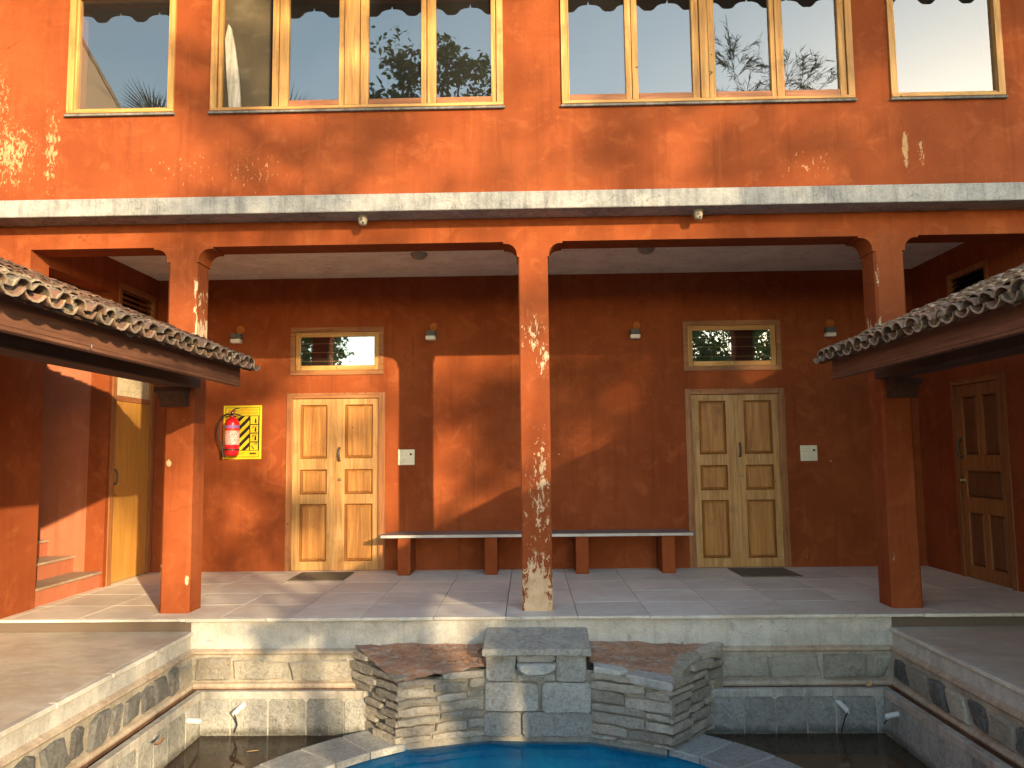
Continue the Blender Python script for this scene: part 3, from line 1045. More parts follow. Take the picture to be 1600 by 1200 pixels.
def fpart(mb, name, mat):
    mb.v = [tuple(Vector(q) - off) for q in mb.v]
    return mb.build(name, mat, ft)

K = {'bl': (-1.56, Y0), 'fl': (-1.09, -0.72), 'cl': (-0.445, -0.51), 'cr': (0.405, -0.548), 'fr': (0.968, -0.842), 'br': (1.515, Y0)}
order = ['bl', 'fl', 'cl', 'cr', 'fr', 'br']
tz = {'bl': -0.235, 'fl': -0.395, 'cl': -0.335, 'cr': -0.335, 'fr': -0.400, 'br': -0.245}
core = MB()
ctr = (0.0, -0.30)
ins = {q: (K[q][0] + (ctr[0] - K[q][0]) * 0.028, K[q][1] + (ctr[1] - K[q][1]) * (0.06 if q not in ('bl', 'br') else 0)) for q in order}
vs = [(*ins[q], -0.925) for q in order] + [(*ins[q], tz[q] - 0.02) for q in order]
core.add(vs, [(0, 1, 7, 6), (1, 2, 8, 7), (2, 3, 9, 8), (3, 4, 10, 9), (4, 5, 11, 10), (0, 6, 11, 5)])
fpart(core, 'mortar_core', m_mortar)

def face(a_, b_):
    A, B = Vector((*K[a_], 0)), Vector((*K[b_], 0))
    U = (B - A)
    L_ = U.length
    U.normalize()
    N = Vector((U.y, -U.x, 0))
    return A, U, N, L_

q = random.Random(21)
def courses(a_, b_, hts, wr, lean=0.0, over0=0.0, over1=0.0, mat=m_stack, top_fn=None):
    A, U, N, L_ = face(a_, b_)
    z = -0.86
    for ci, h in enumerate(hts):
        u = -over0 + q.uniform(-0.012, 0.012)
        while u < L_ + over1 - 0.03:
            w = q.uniform(*wr)
            if L_ + over1 - (u + w) < 0.10:
                w = L_ + over1 - u + q.uniform(-0.012, 0.015)
            um = max(0, min(1, (u + w / 2) / L_))
            zt = tz[a_] + (tz[b_] - tz[a_]) * um
            tot = sum(hts)
            sc = (zt + 0.86) / tot
            za, zb = -0.86 + (z + 0.86) * sc, -0.86 + (z + h + 0.86) * sc
            hh = zb - za
            mb = MB()
            tilt = q.uniform(-0.008, 0.008)
            p0, p1 = u + 0.004, u + w - 0.004
            nb = max(2, int((p1 - p0) / 0.07))
            poly = []
            gapz = 0.0035
            for t in range(nb + 1):
                s_ = t / nb
                poly.append((p0 + (p1 - p0) * s_, za + gapz + q.uniform(-0.002, 0.005) + tilt * (s_ - .5) + (0.010 if t in (0, nb) else 0)))
            for t in range(nb + 1):
                s_ = 1 - t / nb
                poly.append((p0 + (p1 - p0) * s_ + (q.uniform(-.006, .006) if t in (0, nb) else 0), zb - gapz - q.uniform(-0.002, 0.005) + tilt * (s_ - .5) - (0.008 if t in (0, nb) else 0)))
            stone(mb, A, U, Vector((0, 0, 1)), N, 0, 0, 0, 0, 0.012 + q.uniform(-0.006, 0.020) + lean * (za + 0.86), 0.085, 0.010, 0.009, q, poly)
            fpart(mb, 'stacked_stone', mat)
            u += w
        z += h

courses('bl', 'fl', [0.075, 0.055, 0.075, 0.06, 0.07, 0.06, 0.07, 0.055], (0.20, 0.46), 0.0, 0.0, 0.015)
courses('fl', 'cl', [0.055, 0.075, 0.062, 0.072, 0.060, 0.075, 0.058], (0.17, 0.52), 0.0, 0.015, 0.0)
courses('cr', 'fr', [0.03, 0.072, 0.078, 0.055, 0.088, 0.065, 0.05], (0.22, 0.50), 0.02, 0.0, 0.02)
courses('fr', 'br', [0.03, 0.072, 0.078, 0.055, 0.088, 0.065, 0.05, 0.055], (0.18, 0.36), 0.02, 0.015, 0.0)
# the dressed middle blocks and the spout
A, U, N, L_ = face('cl', 'cr')
Zv = Vector((0, 0, 1))
for (u0_, u1_, v0_, v1_, pr) in ((0.0, 0.295, -0.86, -0.678, 0.020), (0.302, 0.855, -0.86, -0.672, 0.016), (0.012, 0.435, -0.668, -0.448, 0.026),
                                 (0.465, 0.850, -0.674, -0.446, 0.030), (0.022, 0.262, -0.440, -0.222, 0.024), (0.578, 0.815, -0.440, -0.222, 0.028),
                                 (0.274, 0.566, -0.440, -0.392, 0.002)):
    mb = MB()
    stone(mb, A, U, Zv, N, u0_, u1_, v0_, v1_, pr, 0.10, 0.007, 0.008, q)
    fpart(mb, 'dressed_block', m_granite)
mb = MB()
stone(mb, A, U, Zv, N, 0.270, 0.572, -0.288, -0.222, 0.045, 0.12, 0.006, 0.014, q)
fpart(mb, 'spout_lintel', m_white_stone)
mb = MB()
lip = [(0.272, -0.296), (0.285, -0.335), (0.325, -0.368), (0.40, -0.384), (0.47, -0.378), (0.54, -0.356), (0.572, -0.330), (0.578, -0.294), (0.50, -0.290), (0.42, -0.288), (0.34, -0.290)]
stone(mb, A, U, Zv, N, 0, 0, 0, 0, 0.115, 0.12, 0.006, 0.022, q, lip)
fpart(mb, 'spout_lip', m_white_stone)
# cap slab, tilted forward
cap = MB()
t0, t1 = [(-0.435, -0.20, -0.090), (0.405, -0.20, -0.094)], [(0.405, -0.625, -0.178), (-0.445, -0.615, -0.174)]
topv = [Vector(p) for p in t0 + t1]
edge = []
for i in range(4):
    a_, b_ = topv[i], topv[(i + 1) % 4]
    for t in (0.0, 0.22, 0.45, 0.7, 0.9):
        p = a_.lerp(b_, t)
        j = 0.0 if t == 0 else q.uniform(-0.006, 0.006)
        edge.append(p + Vector((j, j, j * 0.3)))
nn = len(edge)
cen = sum(edge, Vector()) / nn
def insx(p, d):
    v_ = cen - p
    v_.z = 0
    return p + v_.normalized() * d
rows = [[p + Vector((0, 0, -0.055)) for p in [insx(e, 0.01) for e in edge]], [e + Vector((0, 0, -0.045)) for e in edge], [e + Vector((0, 0, -0.008)) for e in edge], [insx(e, 0.012) for e in edge],
        [e.lerp(cen, 0.5) + Vector((0, 0, q.uniform(-0.004, 0.004))) for e in edge]]
vs = [v_ for r_ in rows for v_ in r_] + [cen + Vector((0, 0, 0.003))]
fs = [tuple(range(nn))[::-1]]
for r_ in range(4):
    fs += [(r_ * nn + t, r_ * nn + (t + 1) % nn, (r_ + 1) * nn + (t + 1) % nn, (r_ + 1) * nn + t) for t in range(nn)]
fs += [(4 * nn + t, 4 * nn + (t + 1) % nn, 5 * nn) for t in range(nn)]
cap.add(vs, fs)
fpart(cap, 'cap_slab', m_granite)
# earth-stained tops of the two wings
def wing_top(quad, name):
    mb = MB()
    nu, nv = 26, 16
    P = [Vector(p) for p in quad]
    for i in range(nu + 1):
        for j in range(nv + 1):
            s_, t_ = i / nu, j / nv
            p = P[0].lerp(P[1], s_).lerp(P[3].lerp(P[2], s_), t_)
            edge_f = min(s_, 1 - s_, t_, 1 - t_) * 8
            h = mnoise.noise(p * 7) * 0.014 + mnoise.noise(p * 23) * 0.012 + mnoise.noise(p * 60) * 0.006
            p = p + Vector((0, 0, h - 0.012 * max(0, 1 - edge_f)))
            if t_ in (0, 1) or s_ in (0, 1):
                p += Vector((mnoise.noise(p * 19), mnoise.noise(p * 17 + Vector((5, 0, 0))), 0)) * 0.012
            mb.v.append(tuple(p))
    for i in range(nu):
        for j in range(nv):
            a_ = i * (nv + 1) + j
            mb.f.append((a_, a_ + nv + 1, a_ + nv + 2, a_ + 1))
    o = fpart(mb, name, m_soil)
    o.data.polygons.foreach_set('use_smooth', [True] * len(o.data.polygons))
    return o
wing_top([(-1.535, Y0 - 0.01, -0.212), (-1.105, -0.735, -0.372), (-0.435, -0.52, -0.318), (-0.42, Y0 - 0.01, -0.205)], 'soil_top')
wing_top([(0.40, Y0 - 0.01, -0.195), (0.40, -0.50, -0.300), (0.95, -0.76, -0.362), (1.50, Y0 - 0.01, -0.225)], 'soil_top')

def flat_slab(poly, z, th, tilt, name, mat):
    mb = MB()
    n_ = len(poly)
    cx_, cy_ = sum(p[0] for p in poly) / n_, sum(p[1] for p in poly) / n_
    def zz(p):
        return z + tilt[0] * (p[0] - cx_) + tilt[1] * (p[1] - cy_)
    def sh_(p, f):
        return (p[0] + (cx_ - p[0]) * f, p[1] + (cy_ - p[1]) * f)
    vs = [(*sh_(p, 0.04), zz(p) - th) for p in poly] + [(*p, zz(p) - th * 0.75) for p in poly] + [(*p, zz(p) - th * 0.15) for p in poly] + [(*sh_(p, 0.06), zz(p) + q.uniform(-.003, .003)) for p in poly] + [(cx_, cy_, z + 0.004)]
    fs = [tuple(range(n_))[::-1]]
    for r_ in range(3):
        fs += [(r_ * n_ + t, r_ * n_ + (t + 1) % n_, (r_ + 1) * n_ + (t + 1) % n_, (r_ + 1) * n_ + t) for t in range(n_)]
    fs += [(3 * n_ + t, 3 * n_ + (t + 1) % n_, 4 * n_) for t in range(n_)]
    mb.add(vs, fs)
    return fpart(mb, name, mat)
flat_slab([(0.425, -0.60), (0.62, -0.68), (0.69, -0.64), (0.66, -0.56), (0.56, -0.50), (0.43, -0.52)], -0.318, 0.052, (-0.06, 0.10), 'flat_stone', m_white_stone)
flat_slab([(0.66, -0.72), (0.82, -0.80), (0.985, -0.875), (1.03, -0.74), (0.99, -0.63), (0.86, -0.55), (0.74, -0.60)], -0.348, 0.062, (-0.05, 0.10), 'flat_stone', m_white_stone)
flat_slab([(1.00, -0.70), (1.10, -0.68), (1.22, -0.52), (1.30, -0.42), (1.22, -0.36), (1.08, -0.50)], -0.296, 0.060, (0.0, 0.26), 'flat_stone', m_stack)
flat_slab([(1.31, -0.41), (1.42, -0.33), (1.53, -0.225), (1.42, -0.22), (1.26, -0.34)], -0.243, 0.055, (0.0, 0.26), 'flat_stone', m_stack)
deb = MB()
for i in range(170):
    left = q.random() < 0.6
    x = q.uniform(-1.2, -0.45) if left else q.uniform(0.5, 1.25)
    y = q.uniform(-0.5, -0.25)
    zt = -0.205 + 0.30 * (y - Y0)
    s_ = q.uniform(0.004, 0.016)
    deb.add([(x + s_ * q.uniform(.6, 1.3), y, zt), (x, y + s_ * q.uniform(.6, 1.3), zt), (x - s_, y - s_ * .3, zt), (x + s_ * .2, y - s_, zt), (x, y, zt + s_ * q.uniform(.6, 1.2)), (x, y, zt - s_)],
            [(0, 1, 4), (1, 2, 4), (2, 3, 4), (3, 0, 4), (1, 0, 5), (2, 1, 5), (3, 2, 5), (0, 3, 5)])
fpart(deb, 'loose_chips', m_soil)['kind'] = 'stuff'

# ------------------------------------------------------------------ the house
D = 2.487
XE = 4.57
ZB, ZCEIL = 3.25, 3.52
house = thing('courtyard_house', 'two storey terracotta plastered house with a columned veranda and grey concrete band', 'house', (0, 0, 0))
wins = [(-4.286, -3.289, 1), (-2.950, -0.250, 4), (0.285, 2.934, 4), (3.261, 4.279, 1)]
ZS, ZT = 4.520, 5.70
holed('y', -7.5, 7.5, -0.30, 6.45, [(-XE, XE, -0.30, ZB)] + [(a_ + .006, b_ - .006, ZS + .004, ZT) for a_, b_, _ in wins], 0.0, 0.28).build('upper_wall', m_facade, house)
# haunches where posts meet the beam
def haunch(x, s_):
    pl = [(x, 3.112), (x + s_ * 0.012, 3.112), (x + s_ * 0.012, 3.135)]
    for i in range(7):
        t = i / 6 * math.pi / 2
        pl.append((x + s_ * (0.012 + 0.098 * (1 - math.cos(t))), 3.135 + 0.098 * math.sin(t)))
    pl += [(x + s_ * 0.135, 3.233), (x + s_ * 0.135, ZB + 0.0), (x, ZB + 0.0)]
    return MB().prism(pl, 'y', 0.002, 0.278)
cw = 0.132
for cx_, mt, sides, lab in ((-3.17, m_col_left, (-1, 1), 'square plaster post lit by the sun'), (0.0, m_col_mid, (-1, 1), 'plaster post flaking to bare cream patches at its foot'),
                            (3.165, m_col_right, (-1, 1), 'square plaster post half in shade')):
    ch = 0.010 if cx_ == 0 else 0.022
    mb = MB().prism([(cx_ - cw + ch, 0), (cx_ + cw - ch, 0), (cx_ + cw, ch), (cx_ + cw, 0.279 - ch), (cx_ + cw - ch, 0.279), (cx_ - cw + ch, 0.279), (cx_ - cw, 0.279 - ch), (cx_ - cw, ch)], 'z', 0.0005, 3.112)
    mb.prism([(cx_ - cw, 0), (cx_ + cw, 0), (cx_ + cw, 0.279), (cx_ - cw, 0.279)], 'z', 3.112, 3.25)
    o = mb.build('column', mt, house)
    o['label'] = lab
    for s_ in sides:
        haunch(cx_ + s_ * cw, s_).build('haunch', m_facade, o)
# back wall with door and transom openings
doorL, doorR = (-2.966, -1.779), (1.812, 2.990)
holes = [(doorL[0] + .004, doorL[1] - .004, 0.0, 2.106), (doorR[0] + .004, doorR[1] - .004, 0.0, 2.096),
         (-2.93 + .004, -1.80 - .004, 2.334, 2.906), (1.81 + .004, 2.976 - .004, 2.324, 2.920)]
holed('y', -XE - 0.2, XE + 0.2, -0.02, 3.6, holes, D, D + 0.2).build('back_wall', m_wall, house)
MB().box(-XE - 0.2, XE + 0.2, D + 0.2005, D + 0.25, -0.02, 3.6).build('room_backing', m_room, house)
# end walls
SY0, SY1 = 0.28, 1.42
holed('x', 0.281, D - 0.001, 0.0005, ZCEIL + 0.05, [(SY0 + .001, SY1, 0.0005, 3.16), (1.486, 2.434, 0.0005, 2.356), (1.56, 2.40, 2.89, 3.29)], -XE, -XE - 0.2).build('end_wall', m_endwall, house)
holed('x', 0.281, D - 0.001, 0.0005, ZCEIL + 0.05, [(0.776, 1.734, 0.0005, 2.086), (0.93, 1.68, 2.88, 3.24)], XE, XE + 0.2).build('end_wall', m_endwall, house)
MB().box(-XE - 0.26, -XE - 0.21, 1.43, D, 0, 3.6).build('room_backing', m_dark, house)
MB().box(XE + 0.21, XE + 0.26, 0.3, D, 0, 3.6).build('room_backing', m_dark, house)
# ceiling, slab, grey band
MB().box(-XE - 0.2, XE + 0.2, 0.2805, D + 0.2, ZCEIL, ZCEIL + 0.1).build('ceiling', m_ceiling, house)
bd = MB()
bd.box(-7.5, 7.5, -0.278, -0.0005, 3.466, 3.622, 0.006)
bd.build('concrete_band', m_band, house)
# wing walls beside the two walkways, under the canopies
for sx in (-1, 1):
    MB().box(min(sx * XE, sx * (XE + 0.2)), max(sx * XE, sx * (XE + 0.2)), YR - 3.6, -0.0005, -0.30, 2.92).build('wing_wall', m_endwall, house)
# stairwell and steps
MB().box(-8.2, -XE - 0.2005, SY1, SY1 + 0.12, -0.02, 3.56).build('stair_wall', m_stair_lit, house)
MB().box(-8.2, -XE - 0.2005, 0.16, 0.279, -0.02, 3.56).build('stair_wall', m_stair_lit, house)
MB().box(-8.2, -XE - 0.2005, 0.2795, SY1 - 0.0005, 3.3, 3.45).build('stair_soffit', m_endwall, house)
MB().box(-8.3, -8.2, 0.16, SY1 + 0.12, -0.02, 3.6).build('stair_wall', m_endwall, house)
st = MB()
prof = [(-XE - 0.03, 0.0005)]
for i in range(9):
    xx = -XE - 0.03 - 0.285 * i
    prof += [(xx, 0.168 * (i + 1) - 0.026), (xx - 0.285, 0.168 * (i + 1) - 0.026)]
prof += [(prof[-1][0], 0.0005)]
stair = st.prism(prof, 'y', SY0 + 0.002, SY1 - 0.001).build('staircase', m_stair_lit, house)
for i in range(9):
    xx = -XE - 0.03 - 0.285 * i
    MB().box(xx - 0.285, xx + 0.018, SY0 + 0.003, SY1 - 0.002, 0.168 * (i + 1) - 0.0255, 0.168 * (i + 1), 0.004).build('tread', m_tread, stair)
# the rooms behind the upper windows, roof slab, side and rear walls
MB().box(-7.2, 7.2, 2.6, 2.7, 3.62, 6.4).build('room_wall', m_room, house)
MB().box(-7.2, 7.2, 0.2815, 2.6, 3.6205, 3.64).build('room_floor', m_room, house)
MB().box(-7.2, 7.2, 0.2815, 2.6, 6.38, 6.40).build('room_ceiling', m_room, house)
MB().box(-7.5, -7.3, 0.2805, 6.0, -0.3, 6.45).build('outer_wall', m_facade, house)
MB().box(7.3, 7.5, 0.2805, 6.0, -0.3, 6.45).build('outer_wall', m_facade, house)
MB().box(-7.29, 7.29, 5.8, 6.0, -0.3, 6.45).build('outer_wall', m_facade, house)
rf = MB()
rf.prism([(-0.83, 6.20), (-0.83, 6.28), (3.0, 7.9), (6.6, 6.35), (6.6, 6.27), (3.0, 7.80)], 'x', -7.9, 7.9)
rf.build('main_roof', m_tile, house)
# scalloped eave board: seen mirrored in the upper panes
pl = [(-7.6, 6.24), (7.6, 6.24)]
per = 0.41
x = 7.6
low = []
nper = int(15.2 / per)
for i in range(nper):
    xa = 7.6 - per * i
    for (f, z) in ((0.0, 6.005), (0.02, 6.045), (0.05, 6.005), (0.18, 6.00), (0.27, 5.985), (0.36, 5.945), (0.42, 5.93), (0.60, 5.93), (0.66, 5.945), (0.75, 5.985), (0.84, 6.00), (0.95, 6.005)):
        low.append((xa - per * f, z))
ebd = MB()
for a_, b_ in zip(low[:-1], low[1:]):
    if abs(a_[0] - b_[0]) < 1e-6:
        continue
    ebd.add([(b_[0], -0.85, b_[1]), (a_[0], -0.85, a_[1]), (a_[0], -0.85, 6.22), (b_[0], -0.85, 6.22), (b_[0], -0.835, b_[1]), (a_[0], -0.835, a_[1]), (a_[0], -0.835, 6.22), (b_[0], -0.835, 6.22)],
            [(0, 1, 2, 3), (4, 7, 6, 5), (0, 4, 5, 1)])
ebd.build('eave_board', m_roofwood, house, recalc=False)
MB().box(-7.6, 7.6, -0.834, -0.001, 6.20, 6.22).build('eave_soffit', m_roofwood, house)

# ------------------------------------------------------------------ upper windows
def upper_window(x0, x1, panes, mull, screen=False, lab=None):
    z0 = ZS
    fr = MB()
    fw = 0.058
    fr.prism([(x0, z0 + .030), (x0 + fw, z0 + .030), (x0 + fw, ZT - .05), (x1 - fw, ZT - .05), (x1 - fw, z0 + .030), (x1, z0 + .030), (x1, ZT), (x0, ZT)], 'y', -0.022, 0.10)
    o = fr.build('window', m_wood_v, house)
    if lab:
        o['label'] = lab
    MB().box(x0, x1, -0.026, 0.10, z0, z0 + 0.0295, 0.004).build('bottom_frame', m_wood_h, o)
    MB().box(x0 - 0.012, x1 + 0.012, -0.034, 0.0, z0 - 0.030, z0 - 0.0085, 0.003).build('sill', m_sill, o)
    for (a_, b_) in mull:
        MB().box(a_, b_, -0.020, 0.09, z0 + 0.030, ZT - 0.051, 0.004).build('mullion', m_wood_v, o)
    for i, (a_, b_, sa, sb) in enumerate(panes):
        # a_..b_ the glass, sa..sb the sash round it
        if screen and i == 0:
            MB().box(sa, sb, 0.045, 0.048, z0 + 0.031, ZT - 0.051).build('fly_screen', m_mesh, o)
            MB().box(b_ + 0.002, sb, -0.004, 0.04, z0 + 0.031, ZT - 0.051, 0.003).build('sash_stile', m_wood_v, o)
            MB().box(sa, a_, -0.006, 0.04, z0 + 0.031, ZT - 0.051, 0.003).build('sash_stile', m_wood_v, o)
            MB().box(b_ - 0.022, b_ + 0.001, 0.012, 0.044, z0 + 0.031, ZT - 0.051).build('screen_edge', m_dark, o)
            continue
        if sa < a_:
            MB().box(sa, a_, -0.006, 0.045, z0 + 0.031, ZT - 0.051, 0.004).build('sash_stile', m_wood_v, o)
        if sb > b_:
            MB().box(b_, sb, -0.006, 0.045, z0 + 0.031, ZT - 0.051, 0.004).build('sash_stile', m_wood_v, o)
        if len(panes) > 1:
            MB().box(a_ + .001, b_ - .001, -0.003, 0.042, z0 + 0.031, z0 + 0.094, 0.004).build('sash_rail', m_rail_h, o)
        else:
            MB().box(a_ + .001, b_ - .001, -0.003, 0.042, z0 + 0.031, z0 + 0.050, 0.003).build('sash_rail', m_wood_h, o)
        g_ = MB()
        g_.add([(a_ - 0.004, 0.026, z0 + 0.03), (b_ + 0.004, 0.026, z0 + 0.03), (b_ + 0.004, 0.026, ZT - 0.045), (a_ - 0.004, 0.026, ZT - 0.045)], [(0, 1, 2, 3)])
        g_.build('pane', m_glass, o, recalc=False)
    return o

upper_window(-4.286, -3.289, [(-4.205, -3.345, -4.227, -3.345)], [], lab='single pane upper window over the stairs mirroring a sunlit cream gable')
w2 = upper_window(-2.950, -0.250, [(-2.850, -2.385, -2.885, -2.325), (-2.233, -1.765, -2.318, -1.715), (-1.493, -1.004, -1.565, -0.955), (-0.868, -0.360, -0.947, -0.312)],
                  [(-1.709, -1.571)], True, 'four part upper window with one brown fly screen')
st_ = MB().prism([(-2.785, 4.552), (-2.675, 4.552), (-2.700, 4.86), (-2.742, 5.15), (-2.778, 5.33), (-2.805, 5.37), (-2.835, 5.22), (-2.815, 4.90)], 'y', 0.010, 0.035)  # pale strip built where a white reflection crosses the fly screen
tag(st_.build('reflection_strip', m_reflection), 'white strip standing in for a reflection across the brown fly screen of the upper window', 'reflection')
upper_window(0.285, 2.934, [(0.356, 0.870, 0.344, 0.925), (0.985, 1.480, 0.930, 1.545), (1.690, 2.192, 1.630, 2.235), (2.312, 2.810, 2.241, 2.870)],
             [(1.551, 1.624)], False, 'four part upper window of clear panes')
upper_window(3.261, 4.279, [(3.322, 4.215, 3.322, 4.215)], [], lab='single pane upper window mirroring only pale sky')

# ------------------------------------------------------------------ transom windows over the doors
def transom(x0, x1, z0, z1, lab):
    f = MB()
    t = 0.055
    yf = D - 0.016
    f = holed('y', x0, x1, z0, z1, [(x0 + t, x1 - t, z0 + t, z1 - t)], yf, D + 0.1)
    o = f.build('transom_window', m_frame_h, house)
    o['label'] = lab
    a0, a1, b0, b1 = x0 + t + 0.002, x1 - t - 0.002, z0 + t + 0.002, z1 - t - 0.002
    s_ = 0.058
    MB().box(a0, a0 + s_, D - 0.002, D + 0.05, b0, b1, 0.005).build('sash_stile', m_wood_v, o)
    MB().box(a1 - s_, a1, D - 0.002, D + 0.05, b0, b1, 0.005).build('sash_stile', m_wood_v, o)
    MB().box(a0 + s_ + .001, a1 - s_ - .001, D - 0.002, D + 0.05, b0, b0 + s_, 0.005).build('sash_rail', m_wood_h, o)
    MB().box(a0 + s_ + .001, a1 - s_ - .001, D - 0.002, D + 0.05, b1 - s_, b1, 0.005).build('sash_rail', m_wood_h, o)
    g_ = MB()
    y_ = D + 0.018
    g_.add([(a0 + s_ - .004, y_, b0 + s_ - .004), (a1 - s_ + .004, y_, b0 + s_ - .004), (a1 - s_ + .004, y_, b1 - s_ + .004), (a0 + s_ - .004, y_, b1 - s_ + .004)], [(0, 1, 2, 3)])
    g_.build('pane', m_transom_glass, o, recalc=False)
    for i in range(3):
        z = b0 + s_ + (b1 - b0 - 2 * s_) * (0.16 + 0.31 * i)
        MB().box(a0 + s_, a1 - s_, D + 0.030, D + 0.042, z - 0.006, z + 0.006).build('security_bar', m_wood_h, o)
    MB().lathe([(0.0005, -0.008), (0.011, -0.006), (0.013, 0.0)], ((a0 + a1) / 2, D - 0.002, b0 + 0.03), 12, 'y').build('catch', m_brass, o)
transom(-2.930, -1.800, 2.330, 2.910, 'sunlit transom window mirroring sky and a dark post')
transom(1.810, 2.976, 2.320, 2.924, 'shaded transom window mirroring dark foliage')

# ------------------------------------------------------------------ doors (built in a local frame: x along, -y outwards)
def raised_panel(parent, x0, x1, z0, z1, y, mat, mold):
    mb = MB()
    b = 0.034
    vs = []
    for (dx, yy) in ((0.0, y + 0.024), (0.014, y + 0.024), (b, y + 0.007), (b + 0.003, y + 0.003)):
        vs += [(x0 + dx, yy, z0 + dx), (x1 - dx, yy, z0 + dx), (x1 - dx, yy, z1 - dx), (x0 + dx, yy, z1 - dx)]
    fs = []
    for r_ in range(3):
        fs += [(r_ * 4 + i, r_ * 4 + (i + 1) % 4, r_ * 4 + 4 + (i + 1) % 4, r_ * 4 + 4 + i) for i in range(4)]
    fs.append((12, 13, 14, 15))
    mb.add(vs, fs)
    mb.build('door_panel', mat, parent, recalc=False)
    # moulding round the panel
    ml = MB()
    w = 0.013
    rows = []
    for (dx, yy) in ((-0.001, y + 0.0005), (0.004, y - 0.0035), (w * 0.7, y + 0.002), (w, y + 0.016)):
        rows.append([(x0 + dx, yy, z0 + dx), (x1 - dx, yy, z0 + dx), (x1 - dx, yy, z1 - dx), (x0 + dx, yy, z1 - dx)])
    vs = [p for r_ in rows for p in r_]
    fs = []
    for r_ in range(3):
        fs += [(r_ * 4 + i, r_ * 4 + (i + 1) % 4, r_ * 4 + 4 + (i + 1) % 4, r_ * 4 + 4 + i) for i in range(4)]
    ml.add(vs, fs)
    ml.build('moulding', mold, parent, recalc=False)

def leaf(parent, x0, x1, z0, z1, y, cells, mat):
    """a leaf of stiles and rails with the openings `cells` (x0,x1,z0,z1) left for panels"""
    mb = holed('y', x0, x1, z0, z1, cells, y, y + 0.036)
    return mb.build('door_leaf', mat, parent)

def pull(parent, x, z, y, h=0.15, mat=None):
    mb = MB()
    pts = [(x, y + 0.002, z + h / 2), (x, y - 0.028, z + h / 2 - 0.006), (x, y - 0.042, z + h / 2 - 0.04), (x, y - 0.045, z), (x, y - 0.042, z - h / 2 + 0.04), (x, y - 0.028, z - h / 2 + 0.006), (x, y + 0.002, z - h / 2)]
    mb.tube(pts, [0.016, 0.013, 0.012, 0.012, 0.012, 0.013, 0.016], 8)
    mb.build('handle', mat or m_iron, parent, smooth=True)

def door_frame(W_, H_, t, vm, hm, loc, rotz, lab):
    mb = MB()
    mb.prism([(0, .001), (t, .001), (t, H_ - .018), (W_ - t, H_ - .018), (W_ - t, .001), (W_, .001), (W_, H_), (0, H_)], 'y', -0.016, 0.09)
    o = mb.build('door', vm, house)
    for xx in (t, W_ - t):
        MB().box(xx - 0.012, xx + 0.012, -0.019, -0.0165, 0.001, H_ - t, 0.001).build('jamb_bead', vm, o)
    o.location = loc
    o.rotation_euler = (0, 0, rotz)
    o['label'] = lab
    MB().box(t + .001, W_ - t - .001, -0.0155, 0.09, H_ - t, H_ - .0185, 0.004).build('door_head', hm, o)
    return o

def double_door(x0, W_, H_, lab):
    t = 0.066
    o = door_frame(W_, H_, t, m_frame_v, m_frame_h, (x0, D, 0), 0.0, lab)
    y = 0.010
    top = H_ - t - 0.004
    a, b = t + 0.004, W_ - t - 0.004
    mid = (a + b) / 2
    for (l0, l1, s0, s1) in ((a, mid - 0.0015, 0.092, 0.105), (mid + 0.0015, b, 0.105, 0.080)):
        zc = [(0.108, 0.785), (0.898, 1.195), (1.322, top - 0.070)]
        cells = [(l0 + s0, l1 - s1, z0, z1) for z0, z1 in zc]
        leaf(o, l0, l1, 0.006, top, y, cells, m_door_v)
        for c_ in cells:
            raised_panel(o, *c_, y, m_panel, m_mould)
    pull(o, mid + 0.045, 1.372, y)
    MB().lathe([(0.0005, -0.012), (0.016, -0.011), (0.022, -0.005), (0.025, 0.001)], (mid + 0.048, y, 1.072), 16, 'y').build('lock', m_brass, o, smooth=True)
    MB().lathe([(0.0005, -0.015), (0.007, -0.0145), (0.008, -0.0115)], (mid + 0.048, y, 1.072), 10, 'y').build('keyhole', m_iron, o)
    for z in (0.35, 1.05, 1.75):
        MB().tube([(W_ - t - 0.002, y - 0.006, z - 0.05), (W_ - t - 0.002, y - 0.006, z + 0.05)], 0.006, 8).build('hinge', m_iron, o)
    # threshold strip
    MB().box(t + .001, W_ - t - .001, 0.0, 0.09, 0.0006, 0.005).build('threshold', m_frame_h, o)
    return o
double_door(doorL[0], doorL[1] - doorL[0], 2.110, 'sunlit double door of honey coloured teak with six raised panels')
double_door(doorR[0], doorR[1] - doorR[0], 2.100, 'shaded double door of pale teak with six raised panels')

# flush door with a frosted light, on the stair side
o = door_frame(0.956, 2.360, 0.058, m_frame_v, m_frame_h, (-XE, 1.482, 0), R(90), 'plain flush door with a frosted light over it')
MB().box(0.060, 0.896, 0.012, 0.05, 1.985, 2.045, 0.004).build('transom_rail', m_rail_h, o)
MB().box(0.062, 0.894, 0.016, 0.05, 0.008, 1.983, 0.003).build('door_leaf', m_flush, o)
MB().box(0.090, 0.866, 0.022, 0.030, 2.047, 2.300).build('frosted_pane', m_frost, o)
MB().box(0.062, 0.0895, 0.010, 0.045, 2.046, 2.301, 0.002).build('bead', m_wood_v, o)
MB().box(0.8665, 0.894, 0.010, 0.045, 2.046, 2.301, 0.002).build('bead', m_wood_v, o)
pull(o, 0.115, 1.15, 0.016, 0.16)
MB().box(0.10, 0.17, 0.004, 0.016, 0.95, 0.958).build('latch', m_iron, o)

